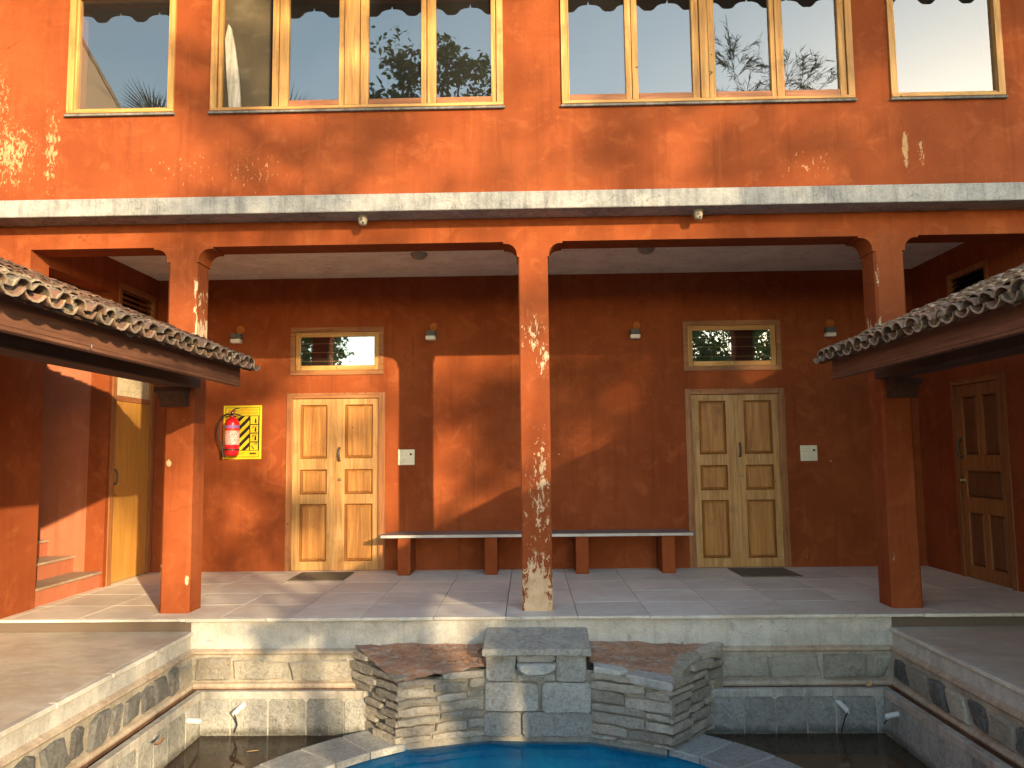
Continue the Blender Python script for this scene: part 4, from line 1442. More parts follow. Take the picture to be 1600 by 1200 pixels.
# panelled dark door on the other side
Wd = 0.966
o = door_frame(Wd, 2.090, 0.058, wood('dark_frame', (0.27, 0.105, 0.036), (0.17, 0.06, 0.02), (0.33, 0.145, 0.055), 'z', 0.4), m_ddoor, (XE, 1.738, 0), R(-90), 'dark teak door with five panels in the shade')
a, b, y = 0.062, Wd - 0.062, 0.010
mid = (a + b) / 2
cells = [(a + 0.10, mid - 0.045, 1.28, 1.91), (mid + 0.045, b - 0.10, 1.28, 1.91), (a + 0.10, b - 0.10, 0.835, 1.13), (a + 0.10, mid - 0.045, 0.13, 0.69), (mid + 0.045, b - 0.10, 0.13, 0.69)]
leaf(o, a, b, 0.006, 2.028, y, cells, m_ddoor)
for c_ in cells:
    raised_panel(o, *c_, y, m_dpanel, m_ddoor)
pull(o, a + 0.055, 1.36, y, 0.19)
MB().lathe([(0.0005, -0.05), (0.024, -0.045), (0.028, -0.03), (0.012, -0.015), (0.026, -0.006), (0.028, 0.001)], (a + 0.05, y, 1.02), 14, 'y').build('knob', m_brass, o, smooth=True)
for z in (0.33, 1.0, 1.75):
    MB().box(b - 0.006, b + 0.010, y - 0.012, y - 0.002, z - 0.055, z + 0.055, 0.003).build('hinge', m_brass, o)

# louvred vents high on the end walls
def vent(x, y0, y1, z0, z1, sx, lab):
    fx = x - sx * 0.012
    f = MB()
    t = 0.055
    xa, xb = sorted((fx, x + sx * 0.08))
    f = holed('x', y0, y1, z0, z1, [(y0 + t, y1 - t, z0 + t, z1 - t)], xa, xb)
    o = f.build('vent_window', m_frame_v, house)
    o['label'] = lab
    for i in range(5):
        z = z0 + t + 0.02 + (z1 - z0 - 2 * t) * i / 5
        s_ = MB()
        s_.add([(x + sx * 0.01, y0 + t, z), (x + sx * 0.01, y1 - t, z), (x + sx * 0.05, y1 - t, z + 0.045), (x + sx * 0.05, y0 + t, z + 0.045)], [(0, 1, 2, 3)])
        s_.build('louvre', m_dark if sx > 0 else m_frame_h, o, recalc=False)
vent(-XE, 1.555, 2.405, 2.885, 3.295, -1, 'louvred vent high over the flush door')
vent(XE, 0.925, 1.685, 2.875, 3.245, 1, 'dark louvred vent high over the panelled door')

# ------------------------------------------------------------------ the two tiled canopies
def tile_mesh(seed, cover=True):
    q_ = random.Random(seed)
    L_, r0_, r1_, th = 0.235, 0.075, 0.060, 0.012
    seg = 6
    V, F = [], []
    rings = []
    for (u, r) in ((0.0, r0_), (-L_, r1_)):
        for rad in (r, r - th):
            ring = []
            for i in range(seg + 1):
                t = math.pi * (0.03 + 0.94 * i / seg)
                hgt = math.sin(t) * rad * 0.74
                j = q_.uniform(-0.0025, 0.0025)
                ring.append((u + q_.uniform(-0.004, 0.004), math.cos(t) * rad + j, (hgt + j) * (1 if cover else -1)))
            rings.append(ring)
    for r_ in rings:
        V += r_
    n_ = seg + 1
    for i in range(seg):
        F.append((i, i + 1, 2 * n_ + i + 1, 2 * n_ + i))
        F.append((n_ + i, 3 * n_ + i, 3 * n_ + i + 1, n_ + i + 1))
        F.append((i, n_ + i, n_ + i + 1, i + 1))
        F.append((2 * n_ + i, 2 * n_ + i + 1, 3 * n_ + i + 1, 3 * n_ + i))
    F.append((0, 2 * n_, 3 * n_, n_))
    F.append((seg, n_ + seg, 3 * n_ + seg, 2 * n_ + seg))
    return V, F

tile_src = {}
for cov in (True, False):
    for i in range(4):
        V, F = tile_mesh(i + (10 if cov else 50), cov)
        me = bpy.data.meshes.new('roof_tile')
        me.from_pydata(V, [], F)
        me.polygons.foreach_set('use_smooth', [True] * len(me.polygons))
        try:
            me.set_sharp_from_angle(angle=R(45))
        except Exception:
            pass
        me.materials.append(m_tile)
        tile_src[cov, i] = (me, V, F)

SL = 0.41                      # roof slope
ANG = math.atan(SL)
def canopy(sx, y_end, lab, cat_seed, eave_z):
    q_ = random.Random(cat_seed)
    XEV = 2.345                # eave line
    base = thing('tiled_canopy', lab, 'roof', (sx * XEV, y_end, eave_z))
    exp_, pitch = 0.052, 0.155
    ncol_det, rows_det = 25, 6
    rest = MB()
    ncol = int((y_end - (YR - 3.5)) / pitch)
    nrow = int((5.15 - XEV) / math.cos(ANG) / exp_)
    det = 0
    for cidx in range(ncol):
        yc = -0.07 - cidx * pitch
        for ri in range(nrow):
            for cov in (False, True):
                s_ = ri * exp_
                lx = s_ * math.cos(ANG) + (0.0 if cov else 0.0)
                lz = s_ * math.sin(ANG) + (0.040 if cov else 0.048)
                jx, jy, jz = q_.uniform(-0.018, 0.018), q_.uniform(-0.010, 0.010), q_.uniform(-0.003, 0.006)
                yy = yc - (pitch / 2 if cov else 0) + jy
                if cov and cidx == ncol - 1:
                    pass
                # local axes: tile +x points down the slope, towards the court
                tilt = ANG - 0.21 + q_.uniform(-0.05, 0.05)
                rz = q_.uniform(-0.07, 0.07)
                roll = q_.uniform(-0.09, 0.09)
                Rm = Matrix.Rotation(0 if sx < 0 else math.pi, 4, 'Z') @ Matrix.Rotation(tilt, 4, 'Y') @ Matrix.Rotation(rz, 4, 'Z') @ Matrix.Rotation(roll, 4, 'X')
                T = Matrix.Translation((sx * (lx + jx - 0.02), yy, lz + jz)) @ Rm
                key = (cov, q_.randrange(4))
                if cidx < ncol_det and ri < rows_det:
                    o = bpy.data.objects.new('roof_tile', tile_src[key][0])
                    C.objects.link(o)
                    o.parent = base
                    o.matrix_local = T
                    det += 1
                else:
                    me, V, F = tile_src[key]
                    rest.add([T @ Vector(v_) for v_ in V], F)
        # mortar packed under the lowest cover tiles
        if cidx < 30 and q_.random() < (0.8 if cidx > 15 else 0.28):
            for dd in range(1):
                mb = MB()
                vs, fs = [], []
                n1, n2 = 5, 8
                rx, ry, rz_ = q_.uniform(0.03, 0.05), q_.uniform(0.05, 0.068), q_.uniform(0.035, 0.06)
                for i in range(n1 + 1):
                    ph = math.pi * i / n1 - math.pi / 2
                    for j in range(n2):
                        th = 2 * math.pi * j / n2
                        k_ = 1 + q_.uniform(-0.16, 0.16)
                        vs.append((rx * math.cos(ph) * math.cos(th) * k_, ry * math.cos(ph) * math.sin(th) * k_, rz_ * math.sin(ph) * k_))
                for i in range(n1):
                    for j in range(n2):
                        fs.append((i * n2 + j, i * n2 + (j + 1) % n2, (i + 1) * n2 + (j + 1) % n2, (i + 1) * n2 + j))
                o2 = [(sx * q_.uniform(0.02, 0.05), yc - pitch / 2, q_.uniform(0.035, 0.06))]
                mb.add([tuple(Vector(v_) + Vector(o2[0])) for v_ in vs], fs)
                mb.build('mortar_lump', m_lump, base, smooth=True)
    rest.build('upper_tiles', m_tile, base, smooth=True, recalc=False, kind='stuff')
    # timber under the tiles, in the thing's frame (x measured from the eave, outwards = sx)
    def lb(x0, x1, y0, y1, z0, z1, b=0.0):
        xa, xb = sorted((sx * x0, sx * x1))
        return MB().box(xa, xb, y0, y1, z0, z1, b)
    ylen = YR - 3.5 - y_end
    zf = 1.955 - eave_z
    ye = -0.05
    lb(0.112, 0.142, ylen, ye, zf, zf + 0.145, 0.004).build('fascia_board', m_roofboard, base)
    lb(0.106, 0.158, ylen, ye - 0.001, zf - 0.022, zf - 0.0005, 0.004).build('fascia_batten', m_roofboard, base)
    dk = MB()
    pl = [(0.02, -0.015 + 0.02 * SL), (0.02, 0.0 + 0.02 * SL), (2.85, 2.85 * SL), (2.85, 2.85 * SL - 0.015)]
    dk.prism([(sx * px, pz) for px, pz in pl], 'y', ylen, ye)
    dk.build('roof_boarding', m_roofwood, base)
    y = ye - 0.12
    while y > ylen:
        r_ = MB()
        pl = [(0.145, 0.145 * SL - 0.016), (2.5, 2.5 * SL - 0.016), (2.5, 2.5 * SL - 0.095), (0.145, 0.145 * SL - 0.095)]
        r_.prism([(sx * px, pz) for px, pz in pl], 'y', y - 0.06, y)
        r_.build('rafter', m_roofwood, base)
        y -= 0.6
    # wall plate beam landing on the post, with its corbel
    xb0 = 2.98 - XEV
    lb(xb0, xb0 + 0.22, ylen, -y_end - 0.001, 1.965 - eave_z, 2.165 - eave_z, 0.008).build('beam', m_roofwood, base)
    lb(xb0 + .005, xb0 + 0.215, ylen, -y_end - 0.3, 2.1655 - eave_z, 2.27 - eave_z).build('wall_plate', m_roofwood, base)
    cb = MB()
    xa, xb = sorted((sx * (xb0 + 0.10), sx * (xb0 + 0.34)))
    yp = -y_end - 0.001
    cb.prism([(yp, 1.80 - eave_z), (yp - 0.04, 1.80 - eave_z), (yp - 0.07, 1.86 - eave_z), (yp - 0.11, 1.90 - eave_z), (yp - 0.17, 1.925 - eave_z), (yp - 0.17, 1.964 - eave_z), (yp, 1.964 - eave_z)], 'x', xa, xb)
    cb.build('corbel', m_roofwood, base)
    return base
canopy(-1, -0.40, 'sunlit tiled lean-to roof on the stair side with zigzag tile shadows on its fascia', 31, 2.065)
canopy(1, -0.36, 'dark tiled lean-to roof in the shade on the side of the panelled dark door', 47, 2.065)
# small hook on the lit fascia
hk = MB().tube([(-2.454, -2.75, 1.945), (-2.442, -2.75, 1.930), (-2.427, -2.755, 1.925), (-2.417, -2.76, 1.940), (-2.412, -2.765, 1.960)], 0.003, 6)
tag(hk.build('wire_hook', m_chrome), 'small bent wire hook hanging from the sunlit canopy fascia', 'hook')

# ------------------------------------------------------------------ bench
bench = thing('stone_bench', 'long dark stone slab bench on terracotta legs between the two double doors', 'bench', (0, 2.25, 0))
for (x0, x1) in ((-1.775, -0.500), (-0.500, 0.535), (0.535, 1.800)):
    pl = [(x0 + .0015, -0.21), (x1 - .0015, -0.21), (x1 - .0015, D - 2.25 - 0.001), (x0 + .0015, D - 2.25 - 0.001)]
    if x0 < -1.7:
        pl = [(x0 + 0.03, -0.21), (x1 - .0015, -0.21), (x1 - .0015, D - 2.25 - 0.001), (x0 + 0.10, D - 2.25 - 0.001), (x0 + .0, -0.185)]
    if x1 > 1.7:
        pl = [(x0 + .0015, -0.21), (x1 - 0.03, -0.21), (x1, -0.185), (x1 - 0.06, D - 2.25 - 0.001), (x0 + .0015, D - 2.25 - 0.001)]
    sb = MB().prism(pl, 'z', 0.420, 0.452)
    sb.build('seat_slab', m_seat, bench)
    ed = MB().box(x0 + (0.03 if x0 < -1.7 else .002), x1 - (0.03 if x1 > 1.7 else .002), -0.2145, -0.2101, 0.421, 0.451)
    ed.build('slab_edge', m_edge, bench)
for x in (-1.485, -0.500, 0.528, 1.495):
    MB().box(x - 0.073, x + 0.073, -0.185, D - 2.25 - 0.001, 0.0006, 0.4195, 0.006).build('leg', m_wall, bench)

# ------------------------------------------------------------------ wall lamps
def wall_lamp():
    t = thing('wall_lamp', None, 'lamp', (0, 0, 0), 0, 'wall lamps along the veranda wall')
    MB().box(-0.062, 0.048, -0.10, -0.012, 0.0, 0.062, 0.006).build('housing', m_grey, t)
    MB().box(-0.066, 0.052, -0.104, -0.008, -0.052, -0.0005, 0.008).build('lens', m_opal, t)
    MB().box(-0.045, 0.06, -0.014, 0.0, -0.04, 0.075, 0.004).build('back_plate', m_iron, t)
    MB().lathe([(0.0005, -0.022), (0.030, -0.020), (0.046, -0.012), (0.050, 0.0)], (0.022, 0.0, 0.120), 20, 'y').build('clay_disc', m_clay, t, smooth=True)
    fa = MB()
    fa.tube([(0.004, -0.022, 0.108), (0.014, -0.023, 0.100), (0.030, -0.023, 0.100), (0.040, -0.022, 0.108)], 0.004, 6)
    fa.build('relief', m_clay_d, t)
    return t
lamps = [(-3.575, 2.775, 'box wall lamp under a clay disc, over the fire extinguisher'),
         (-1.215, 2.780, 'box wall lamp under a clay disc, between the sunlit transom and the flaking post'),
         (1.238, 2.762, 'box wall lamp under a clay disc, between the flaking post and the shaded transom'),
         (3.557, 2.752, 'box wall lamp beside the shaded transom, just above the tip of the dark canopy')]
l0 = wall_lamp()
for i, (x, z, lab) in enumerate(lamps):
    t = l0 if i == 0 else copy_tree(l0)
    t.location = (x, D, z)
    t['label'] = lab

# ------------------------------------------------------------------ switch plates
def switch_plate(x, z, lab, white):
    t = thing('switch_plate', lab, 'light switch', (x, D, z), 0, 'ivory switch plates beside the double doors')
    MB().box(-0.100, 0.100, -0.014, 0.0, -0.093, 0.093, 0.006).build('plate', m_ivory, t)
    for (cx_, cz_, nsw) in ((-0.050, 0.036, 3), (0.040, 0.036, 2), (-0.050, -0.036, 3), (0.040, -0.036, 4)):
        MB().box(cx_ - 0.036, cx_ + 0.036, -0.0160, -0.0141, cz_ - 0.020, cz_ + 0.020).build('module', m_ivory_d, t)
        for i in range(nsw):
            w_ = 0.066 / nsw
            xx = cx_ - 0.033 + w_ * (i + 0.5)
            MB().box(xx - w_ * 0.42, xx + w_ * 0.42, -0.021, -0.0161, cz_ - 0.017, cz_ + 0.017, 0.002).build('rocker', m_ivory_l, t)
    MB().lathe([(0.0005, -0.034), (0.011, -0.032), (0.013, -0.0215)], (0.056, 0, 0.036), 14, 'y').build('regulator_knob', m_black, t, smooth=True)
    if white:
        MB().box(-0.058, -0.026, -0.045, -0.0215, -0.058, -0.018, 0.005).build('plug', m_opal, t)
switch_plate(-1.523, 1.328, 'ivory switch plate with a plugged-in white adapter, in the post shadow by the sunlit door', True)
switch_plate(3.252, 1.323, 'ivory switch plate with a black knob by the shaded double door', False)

# ------------------------------------------------------------------ fire extinguisher and its sign
sg = thing('fire_sign', 'yellow fire instruction sign with black stripes and pictograms behind the red extinguisher', 'sign', (-3.503, D, 1.650))
w, h = 0.232, 0.322
MB().box(-w, w, -0.006, 0.0, -h, h).build('board', m_yellow, sg)
ln_ = MB()
def ink(x0, x1, z0, z1, y=-0.0075):
    ln_.box(x0, x1, y, -0.0061, z0, z1)
bx, bz = w - 0.026, h - 0.024
ink(-bx, bx, bz - 0.005, bz); ink(-bx, bx, -bz, -bz + 0.005)
ink(-bx, -bx + 0.005, -bz + .0051, bz - .0051); ink(bx - 0.005, bx, -bz + .0051, bz - .0051)
ink(-bx + .0051, bx - .0051, 0.192, 0.200)
ink(-bx + .0051, bx - .0051, -0.222, -0.216)
xc0, xc1 = 0.085, bx - .0051
ink(xc0, xc0 + 0.011, -0.2159, 0.1919)
ink(xc1 - 0.011, xc1, -0.2159, 0.1919)
for z in (0.092, -0.012, -0.118):
    ink(xc0 + 0.0111, xc1 - 0.0111, z - 0.006, z + 0.006)
ln_.build('black_lines', m_ink, sg)
sp = MB()
xl, xr = -bx + 0.006, xc0 - 0.0005
def clipstripe(c0, wd):
    """a 45 degree stripe z - x in [c0, c0+wd], clipped to the left field"""
    zb, zt = -0.2155, 0.1915
    poly = [(xl, xl + c0), (xr, xr + c0), (xr, xr + c0 + wd), (xl, xl + c0 + wd)]
    def cut(P, keep, at):
        out = []
        for i in range(len(P)):
            a_, b_ = P[i], P[(i + 1) % len(P)]
            ka, kb = keep(a_), keep(b_)
            if ka:
                out.append(a_)
            if ka != kb:
                t_ = (at - a_[1]) / (b_[1] - a_[1])
                out.append((a_[0] + t_ * (b_[0] - a_[0]), at))
        return out
    poly = cut(poly, lambda p: p[1] >= zb, zb)
    if len(poly) > 2:
        poly = cut(poly, lambda p: p[1] <= zt, zt)
    return poly
c0 = -0.36
while c0 < 0.40:
    pl = clipstripe(c0, 0.052)
    if len(pl) > 2:
        sp.prism(pl, 'y', -0.0074, -0.0061)
    c0 += 0.105
sp.build('black_stripes', m_ink, sg)
pg = MB()
xm = (xc0 + xc1) / 2
for i, zc in enumerate((0.142, 0.040, -0.065, -0.168)):
    if i < 3:
        pg.box(xm + 0.006, xm + 0.026, -0.0075, -0.0061, zc - 0.034, zc + 0.012)
        pg.box(xm + 0.011, xm + 0.020, -0.0075, -0.0061, zc + 0.0121, zc + 0.026)
        if i:
            pg.prism([(xm - 0.026, zc + 0.014), (xm - 0.004, zc + 0.032), (xm + 0.008, zc + 0.032), (xm - 0.018, zc + 0.008)], 'y', -0.0075, -0.0061)
            pg.prism([(xm + 0.020, zc + 0.027), (xm + 0.036, zc + 0.036), (xm + 0.036, zc + 0.030), (xm + 0.024, zc + 0.022)], 'y', -0.0075, -0.0061)
    else:
        pg.prism([(xm - 0.034, zc + 0.006), (xm - 0.022, zc + 0.004), (xm + 0.004, zc - 0.034), (xm - 0.010, zc - 0.036)], 'y', -0.0075, -0.0061)
        for dz in (0.018, 0.030, 0.040):
            pg.box(xm + 0.006, xm + 0.016, -0.0075, -0.0061, zc + dz - 0.004, zc + dz + 0.003)
            pg.box(xm + 0.022, xm + 0.034, -0.0075, -0.0061, zc + dz - 0.004, zc + dz + 0.003)
pg.build('pictograms', m_ink, sg)

def text(body, size, x, z, mat, parent, align='LEFT', sxx=1.0):
    cu = bpy.data.curves.new('lettering', 'FONT')
    cu.body = body
    cu.size = size
    cu.align_x = align
    cu.extrude = 0.0006
    cu.materials.append(mat)
    o = bpy.data.objects.new('lettering', cu)
    C.objects.link(o)
    bpy.context.view_layer.update()
    me = bpy.data.meshes.new_from_object(o.evaluated_get(bpy.context.evaluated_depsgraph_get()))
    bpy.data.objects.remove(o)
    me.name = 'lettering'
    me.materials.clear()
    me.materials.append(mat)
    o = link('lettering', me, parent)
    o.location = (x, -0.0068, z)
    o.rotation_euler = (R(90), 0, 0)
    o.scale = (sxx, 1, 1)
    return o
text('FIRE', 0.080, -0.176, 0.212, m_redink, sg, 'LEFT', 0.62)
text('INSTRUCTIONS', 0.036, bx - 0.018, 0.256, m_orange, sg, 'RIGHT', 0.86)
text('EXTINGUISHER', 0.036, bx - 0.018, 0.216, m_orange, sg, 'RIGHT', 0.86)
text('S T O P', 0.036, -0.090, -0.268, m_orange, sg, 'LEFT', 1.0)
bar = MB()
for i, xx in enumerate((0.092, 0.106, 0.120, 0.134, 0.148, 0.162)):
    bar.box(xx, xx + 0.0115, -0.0075, -0.0061, -0.264 - (0.004 if i % 2 else 0), -0.246 + (0.003 if i % 3 == 0 else 0))
bar.build('maker_mark', m_ink, sg)

ex = thing('fire_extinguisher', 'red fire extinguisher with black hose hanging in front of the yellow sign', 'fire extinguisher', (-3.590, D - 0.105, 1.365))
r = 0.084
body = [(0.0005, 0.0), (0.060, 0.002), (0.074, 0.012), (r, 0.035), (r, 0.375), (0.081, 0.400), (0.068, 0.430), (0.045, 0.452), (0.024, 0.462), (0.024, 0.478), (0.0005, 0.480)]
MB().lathe(body, (0, 0, 0), 28).build('cylinder_body', m_red, ex, smooth=True)
MB().lathe([(r + 0.0012, 0.135), (r + 0.0012, 0.300)], (0, 0, 0), 28).build('printed_label', m_label, ex, smooth=True, recalc=False)
MB().lathe([(r + 0.0014, 0.300), (r + 0.0014, 0.318)], (0, 0, 0), 28).build('red_stripe', m_redink, ex, smooth=True, recalc=False)
MB().lathe([(r + 0.0012, 0.330), (r + 0.0012, 0.366)], (0, 0, 0), 28).build('purple_stripe', m_purple, ex, smooth=True, recalc=False)
MB().lathe([(r + 0.002, 0.066), (r + 0.002, 0.084)], (0, 0, 0), 28).build('strap', m_black, ex, smooth=True, recalc=False)
MB().box(-0.012, 0.012, -r - 0.012, -r, 0.062, 0.088, 0.003).build('strap_buckle', m_chrome, ex)
MB().box(-0.03, 0.03, 0.07, 0.105, 0.39, 0.43).build('wall_bracket', m_iron, ex)
vv = MB()
vv.lathe([(0.022, 0.478), (0.024, 0.482), (0.024, 0.500), (0.016, 0.505), (0.016, 0.520), (0.0005, 0.522)], (0, 0, 0), 14)
vv.build('valve', m_chrome, ex, smooth=True)
MB().tube([(-0.01, 0, 0.508), (0.03, -0.005, 0.500), (0.07, -0.01, 0.492), (0.10, -0.012, 0.482)], [0.009, 0.009, 0.009, 0.011], 8).build('carry_handle', m_chrome, ex, smooth=True)
MB().tube([(-0.02, 0, 0.518), (0.01, 0, 0.545), (0.045, -0.004, 0.566), (0.090, -0.008, 0.572)], 0.008, 8).build('lever', m_iron, ex, smooth=True)
MB().lathe([(0.0005, -0.03), (0.016, -0.028), (0.018, -0.014)], (0.0, 0, 0.500), 14, 'y').build('gauge', m_black, ex)
MB().tube([(-0.015, 0, 0.494), (-0.06, -0.01, 0.500), (-0.115, -0.02, 0.470), (-0.158, -0.025, 0.390), (-0.168, -0.025, 0.300), (-0.150, -0.025, 0.205), (-0.120, -0.025, 0.130), (-0.104, -0.022, 0.085)], 0.011, 8).build('hose', m_black, ex, smooth=True)
MB().tube([(-0.104, -0.022, 0.090), (-0.098, -0.02, 0.03), (-0.094, -0.018, -0.01)], [0.014, 0.016, 0.020], 10).build('nozzle', m_black, ex, smooth=True)

# ------------------------------------------------------------------ door mats, ceiling lamps, sensors
for (x0, x1, y0, y1, lab) in ((-2.71, -2.10, 1.735, 2.335, 'dark coir doormat in front of the sunlit double door'),
                              (2.225, 2.87, 1.735, 2.375, 'dark coir doormat in front of the shaded double door')):
    t = thing('door_mat', lab, 'doormat', ((x0 + x1) / 2, (y0 + y1) / 2, 0.0008), R(rnd.uniform(-1, 1)), 'doormats on the veranda')
    hw, hd = (x1 - x0) / 2, (y1 - y0) / 2
    MB().box(-hw, hw, -hd, hd, 0, 0.010, 0.003).build('pile', m_mat, t)
    rb = MB()
    for i in range(16):
        xx = -hw + 0.03 + (2 * hw - 0.06) * i / 15
        rb.box(xx - 0.006, xx + 0.006, -hd + 0.02, hd - 0.02, 0.0101, 0.0135)
    rb.build('ribs', m_mat, t)

def dome(x, y, lab):
    t = thing('ceiling_lamp', lab, 'ceiling lamp', (x, y, ZCEIL), 0, 'round lamps on the veranda ceiling')
    MB().lathe([(0.092, 0.0), (0.092, -0.018), (0.085, -0.020)], (0, 0, 0), 24).build('base_ring', m_dome, t, smooth=True)
    MB().lathe([(0.082, -0.0195), (0.074, -0.040), (0.050, -0.055), (0.0005, -0.060)], (0, 0, 0), 24).build('dome_shade', m_dome, t, smooth=True)
dome(-1.22, 1.40, 'round ceiling lamp over the bench end by the sunlit door')
dome(1.22, 1.32, 'round ceiling lamp over the bench end by the shaded door')

def sensor(x, lab):
    t = thing('eave_spotlight', lab, 'spotlight', (x, -0.145, 3.466), 0, 'small white fittings under the concrete band')
    MB().lathe([(0.050, 0.0), (0.052, -0.010), (0.040, -0.014)], (0, 0, 0), 18).build('base_ring', m_dome, t, smooth=True)
    MB().lathe([(0.040, -0.0135), (0.041, -0.040), (0.034, -0.075), (0.022, -0.085), (0.0005, -0.086)], (0, 0, 0), 18).build('cone_body', m_dome, t, smooth=True)
    MB().box(-0.012, 0.006, -0.044, -0.036, -0.052, -0.024).build('clip', m_iron, t)
    MB().lathe([(0.0005, -0.004), (0.008, -0.003), (0.009, 0.004)], (0.010, -0.034, -0.070), 10, 'y').build('eye', m_black, t)
sensor(-1.505, 'small pale cone fitting under the concrete band, over the sunlit side of the beam')
sensor(1.455, 'small pale cone fitting under the concrete band, over the shaded side of the beam')

# ------------------------------------------------------------------ pvc spouts in the ponds
def spout(p, d, drop, lab, cable):
    p, d = Vector(p), Vector(d).normalized()
    t = thing('pvc_pipe', lab, 'pipe', p, 0, 'white pvc spouts sticking out of the granite')
    e = d * 0.100 + Vector((0, 0, drop))
    mb = MB()
    mb.tube([-d * 0.02, e * 0.5, e], 0.0215, 14, caps=False)
    mb.tube([e, e * 0.5, -d * 0.02], 0.0165, 14, caps=False)
    # annulus at the mouth
    mb.build('pipe_wall', m_pvc, t, smooth=True, recalc=False)
    MB().tube([e * 0.80, e * 0.72], 0.0166, 14).build('pipe_bore', m_dark, t)  # near-black plug stands in for the shade inside the pipe
    if cable:
        MB().tube([e * 0.9 + Vector((0, 0, -.012)), e + Vector(cable[0]), e + Vector(cable[1]), e + Vector(cable[2])], 0.005, 6).build('cable', m_black, t, smooth=True)
    return t
yg = Y0 - 0.163
xg = XW - 0.163
spout((-2.405, yg, -0.652), (-0.55, -1, 0), -0.055, 'white pvc spout with a dangling black wire, on the sunlit pond back wall', ((0.01, 0.02, -0.04), (0.012, 0.05, -0.10), (-0.015, 0.055, -0.16)))
spout((-xg, -0.62, -0.700), (1, 0.12, 0), -0.012, 'short white pvc spout on the pond wall below the sunlit walkway', None)
spout((2.395, yg, -0.655), (0.42, -1, 0), -0.055, 'white pvc spout with a black wire on the shaded pond back wall', ((-0.02, 0.01, -0.03), (-0.02, 0.05, -0.09), (-0.045, 0.056, -0.19)))
spout((xg, -0.62, -0.672), (-1, 0.10, 0), -0.03, 'white pvc spout with black wire on the pond wall below the shaded walkway', ((0.02, 0.02, -0.03), (0.0, 0.02, -0.045), (-0.01, 0.01, -0.055)))

# ------------------------------------------------------------------ fallen leaves
def fallen(p, yaw, L_, w_, mat, lab, curl=0.3):
    mb = MB()
    n_ = 6
    for i in range(n_ + 1):
        s_ = i / n_
        ww = w_ * math.sin(math.pi * min(0.97, 0.05 + s_ * 0.93)) * 0.5
        z = curl * L_ * (s_ - 0.4) ** 2 * 1.5
        mb.v += [(L_ * (s_ - .5), -ww, z + ww * 0.5), (L_ * (s_ - .5), 0, z), (L_ * (s_ - .5), ww, z + ww * 0.5)]
    for i in range(n_):
        for j in (0, 1):
            a_ = i * 3 + j
            mb.f.append((a_, a_ + 1, a_ + 4, a_ + 3))
    o = mb.build('fallen_leaf', mat, recalc=False)
    o.location = p
    o.rotation_euler = (0, 0, R(yaw))
    return tag(o, lab, 'leaf', 'fallen leaves round the ponds')
fallen((2.655, -0.345, -0.548), 40, 0.10, 0.045, m_dryleaf, 'curled yellow leaf on the gutter coping in the shaded pond corner', 0.6)
fallen((-0.475, -0.43, -0.235), 75, 0.11, 0.03, m_brownleaf, 'brown dry leaf against the edge of the fountain cap slab')
fallen((-2.62, -1.40, -0.608), 60, 0.09, 0.05, m_brownleaf, 'brown crumpled leaf in the gutter below the sunlit walkway', 0.9)
fallen((-2.20, -0.72, ZWAT + 0.002), 15, 0.10, 0.014, m_dryleaf, 'thin yellow leaf floating on the pond below the sunlit walkway', 0.05)
fallen((2.30, -1.15, ZWAT + 0.002), -10, 0.17, 0.022, m_brownleaf, 'long brown leaf floating on the shaded pond', 0.05)

# ------------------------------------------------------------------ trees behind the viewer (they cast the dapples and show in the panes)
def leaf_quads(mb, p, size, q_, narrow=0.45, droop=0.0):
    d = Vector((q_.gauss(0, 1), q_.gauss(0, 1), q_.gauss(0, 0.7) - droop)).normalized()
    s_ = d.cross(Vector((q_.gauss(0, 1), q_.gauss(0, 1), q_.gauss(0, 1))))
    if s_.length < 1e-4:
        return
    s_.normalize()
    L_ = size * q_.uniform(0.7, 1.3)
    w_ = L_ * narrow * 0.5
    up = d.cross(s_) * L_ * 0.08
    mb.add([p, p + d * L_ * 0.45 + s_ * w_ + up, p + d * L_, p + d * L_ * 0.45 - s_ * w_ + up], [(0, 1, 2), (0, 2, 3)])

def tree(x, y, z0, height, cz, rx, rz, nclump, per, leafsz, seed, lab, clump_r=0.7, keep=None):
    q_ = random.Random(seed)
    t = thing('broadleaf_tree', lab, 'tree', (x, y, z0))
    tr = MB()
    pts, rad = [], []
    for i in range(9):
        s_ = i / 8
        pts.append((math.sin(s_ * 3 + seed) * 0.15 * height * 0.1, math.cos(s_ * 2.3 + seed) * 0.012 * height, s_ * (cz - z0)))
        rad.append(0.13 * height / 11 * (1 - 0.72 * s_))
    tr.tube(pts, rad, 10)
    cr = MB()
    cl = []
    for i in range(nclump):
        while True:
            v_ = Vector((q_.uniform(-1, 1), q_.uniform(-1, 1), q_.uniform(-1, 1)))
            if 0.25 < v_.length < 1:
                break
        p = Vector((v_.x * rx, v_.y * rx, v_.z * rz + cz - z0))
        if keep and not keep(p):
            continue
        cl.append(p)
    for i, p in enumerate(cl):
        if i % 3 == 0:
            a_ = Vector(pts[q_.randrange(4, 8)])
            midp = a_.lerp(p, 0.5) + Vector((q_.uniform(-.2, .2), q_.uniform(-.2, .2), 0.25))
            tr.tube([a_, midp, p], [0.09 * height / 11, 0.05 * height / 11, 0.018], 6)
        cs = clump_r * q_.uniform(0.6, 1.3)
        for kx in range(per):
            v_ = Vector((q_.gauss(0, .45), q_.gauss(0, .45), q_.gauss(0, .34))) * cs
            leaf_quads(cr, p + v_, leafsz, q_, 0.5, 0.4)
    tr.build('trunk', m_bark, t, smooth=True)
    cr.build('crown', m_leaf, t, recalc=False)
    return t

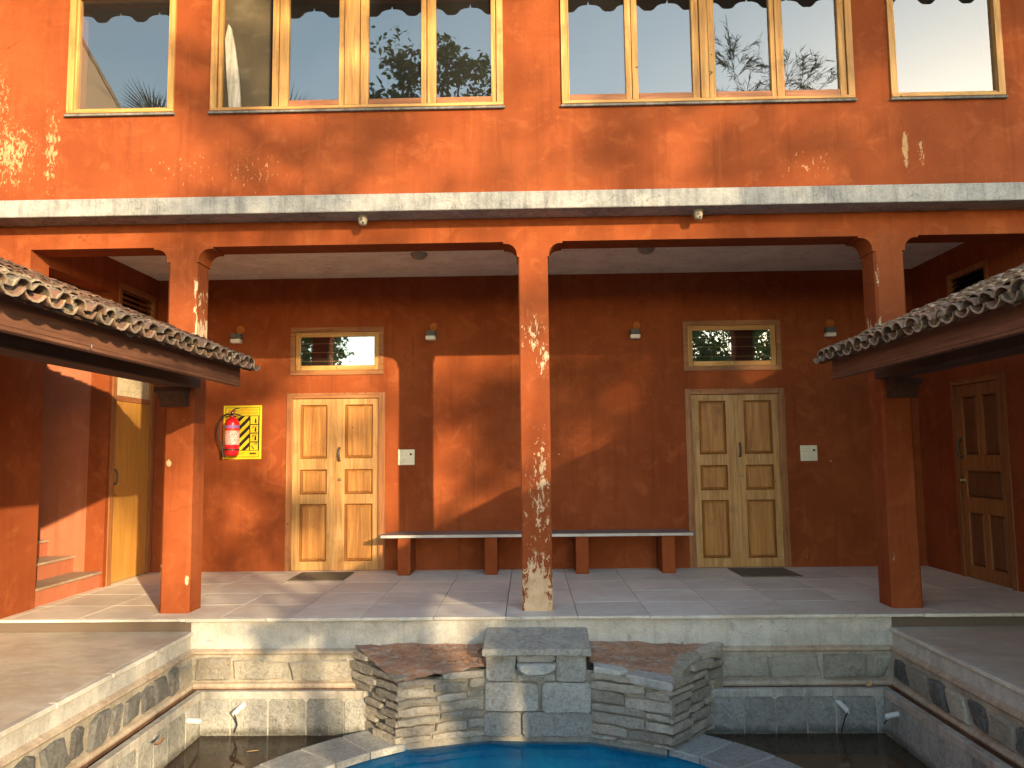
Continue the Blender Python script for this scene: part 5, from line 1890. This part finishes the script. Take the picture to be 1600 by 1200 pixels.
# shade trees on the sun's side
tree(20.3, -25.0, -0.3, 13.0, 10.6, 4.2, 4.2, 165, 60, 0.30, 3, 'tall leafy tree on the sunny side behind the viewer, shading the far wall', 0.9)
tree(13.6, -24.0, -0.3, 12.5, 9.6, 3.8, 3.6, 27, 46, 0.20, 8, 'loose open crowned tree behind the viewer, beside the tall shade tree', 0.50)
tree(11.6, -21.5, -0.3, 10.5, 7.2, 2.6, 2.6, 9, 46, 0.20, 14, 'slender thin crowned tree behind the viewer, next to the bamboo', 0.45)
# the tree mirrored in the four part window
tree(-2.35, -12.0, -0.3, 12.0, 9.75, 1.9, 1.9, 62, 80, 0.175, 5, 'rounded broad leaved tree behind the viewer, mirrored in the window with the fly screen', 0.5)

# far trees mirrored in the two transoms
tree(15.0, -45.0, -0.3, 12.0, 8.8, 5.0, 4.0, 170, 60, 0.34, 41, 'wide dense tree far behind the viewer, mirrored in the shaded transom', 0.8)
tree(-16.2, -45.0, -0.3, 12.0, 9.0, 2.6, 3.6, 80, 60, 0.34, 43, 'narrow dense tree far behind the viewer, mirrored in the sunlit transom', 0.8)

# bamboo clump mirrored in the other window
bb = thing('bamboo_clump', 'tall thin bamboo clump behind the viewer, mirrored in the clear four part window', 'bamboo', (7.35, -16.0, -0.3))
q_ = random.Random(77)
cul, lv = MB(), MB()
for i in range(8):
    a_ = q_.uniform(0, 2 * math.pi)
    lean = q_.uniform(0.04, 0.14)
    hgt = q_.uniform(12.2, 14.6)
    b0 = Vector((q_.uniform(-.35, .35), q_.uniform(-.3, .3), 0))
    pts = []
    for s_ in range(11):
        f = s_ / 10
        pts.append(b0 + Vector((math.cos(a_) * lean * hgt * f ** 2.4, math.sin(a_) * lean * hgt * f ** 2.4, hgt * f * (1 - 0.03 * f))))
    cul.tube(pts, [0.016 * (1 - 0.9 * s_ / 10) + 0.003 for s_ in range(11)], 6)
    for s_ in range(6, 11):
        base_p = pts[s_]
        for b_ in range(7):
            aa = q_.uniform(0, 2 * math.pi)
            d = Vector((math.cos(aa), math.sin(aa), q_.uniform(0.3, 1.1))).normalized()
            L_ = q_.uniform(0.5, 1.25)
            tip = base_p + d * L_
            cul.tube([base_p, base_p + d * L_ * 0.5 + Vector((0, 0, .04)), tip], [0.007, 0.005, 0.003], 4)
            for l_ in range(18):
                p = base_p.lerp(tip, q_.uniform(0.3, 1.0))
                dd = (d + Vector((q_.gauss(0, .5), q_.gauss(0, .5), q_.gauss(-.2, .4)))).normalized()
                s2 = dd.cross(Vector((q_.gauss(0, 1), q_.gauss(0, 1), q_.gauss(0, 1)))).normalized()
                ll = q_.uniform(0.20, 0.38)
                lv.add([p, p + dd * ll * .35 + s2 * 0.013, p + dd * ll, p + dd * ll * .35 - s2 * 0.013], [(0, 1, 2), (0, 2, 3)])
cul.build('culms', m_bamboo, bb, recalc=False)
lv.build('leaves', m_bamboo, bb, recalc=False)

# cream gabled wing mirrored in the window over the stairs
gb = thing('gabled_building', 'cream gable ended building behind the viewer, mirrored in the window over the stairs', 'building', (-11.5, -6.6, -0.3))
MB().prism([(-3.3, 0), (3.3, 0), (3.3, 9.15), (0.0, 10.76), (-3.3, 9.15)], 'x', -2.5, 2.5).build('gable_wall', m_cream, gb)
for sy in (-1, 1):
    MB().prism([(sy * 3.6, 9.02), (0.0, 10.78), (0.0, 10.90), (sy * 3.6, 9.14)], 'x', -2.6, 2.51).build('roof', m_tile, gb)

# fan palms mirrored low in the left windows
def fan_palm(x, y, top, lab, seed):
    q_ = random.Random(seed)
    t = thing('fan_palm', lab, 'palm', (x, y, -0.3), 0, 'fan palms behind the viewer')
    tr = MB()
    tr.tube([(0, 0, 0), (0.05, 0.03, top * 0.5), (0, 0, top + 0.3)], [0.16, 0.13, 0.11], 10)
    tr.build('trunk', m_bark, t, smooth=True)
    cr = MB()
    for i in range(11):
        a_ = q_.uniform(0, 2 * math.pi)
        el = q_.uniform(-0.2, 1.2)
        d = Vector((math.cos(a_) * math.cos(el), math.sin(a_) * math.cos(el), math.sin(el)))
        c_ = Vector((0, 0, top + 0.3)) + d * q_.uniform(0.15, 0.3)
        side = d.cross(Vector((0, 0, 1)))
        side = side.normalized() if side.length > 0.05 else Vector((1, 0, 0))
        for b_ in range(17):
            f = (b_ - 8) / 8 * 1.15
            dd = (d * math.cos(f) + side * math.sin(f)).normalized()
            nn_ = d.cross(side)
            L_ = 1.25 * (1 - 0.22 * abs(f)) * q_.uniform(0.9, 1.08)
            s2 = dd.cross(nn_).normalized()
            cr.add([c_, c_ + dd * L_ * .45 + s2 * 0.020, c_ + dd * L_, c_ + dd * L_ * .45 - s2 * 0.020], [(0, 1, 2), (0, 2, 3)])
    cr.build('crown', m_palm, t, recalc=False)
fan_palm(-10.25, -14.0, 10.6, 'fan palm behind the viewer, mirrored in the window over the stairs', 4)
fan_palm(-6.75, -14.0, 10.25, 'fan palm behind the viewer, mirrored beside the brown fly screen', 9)
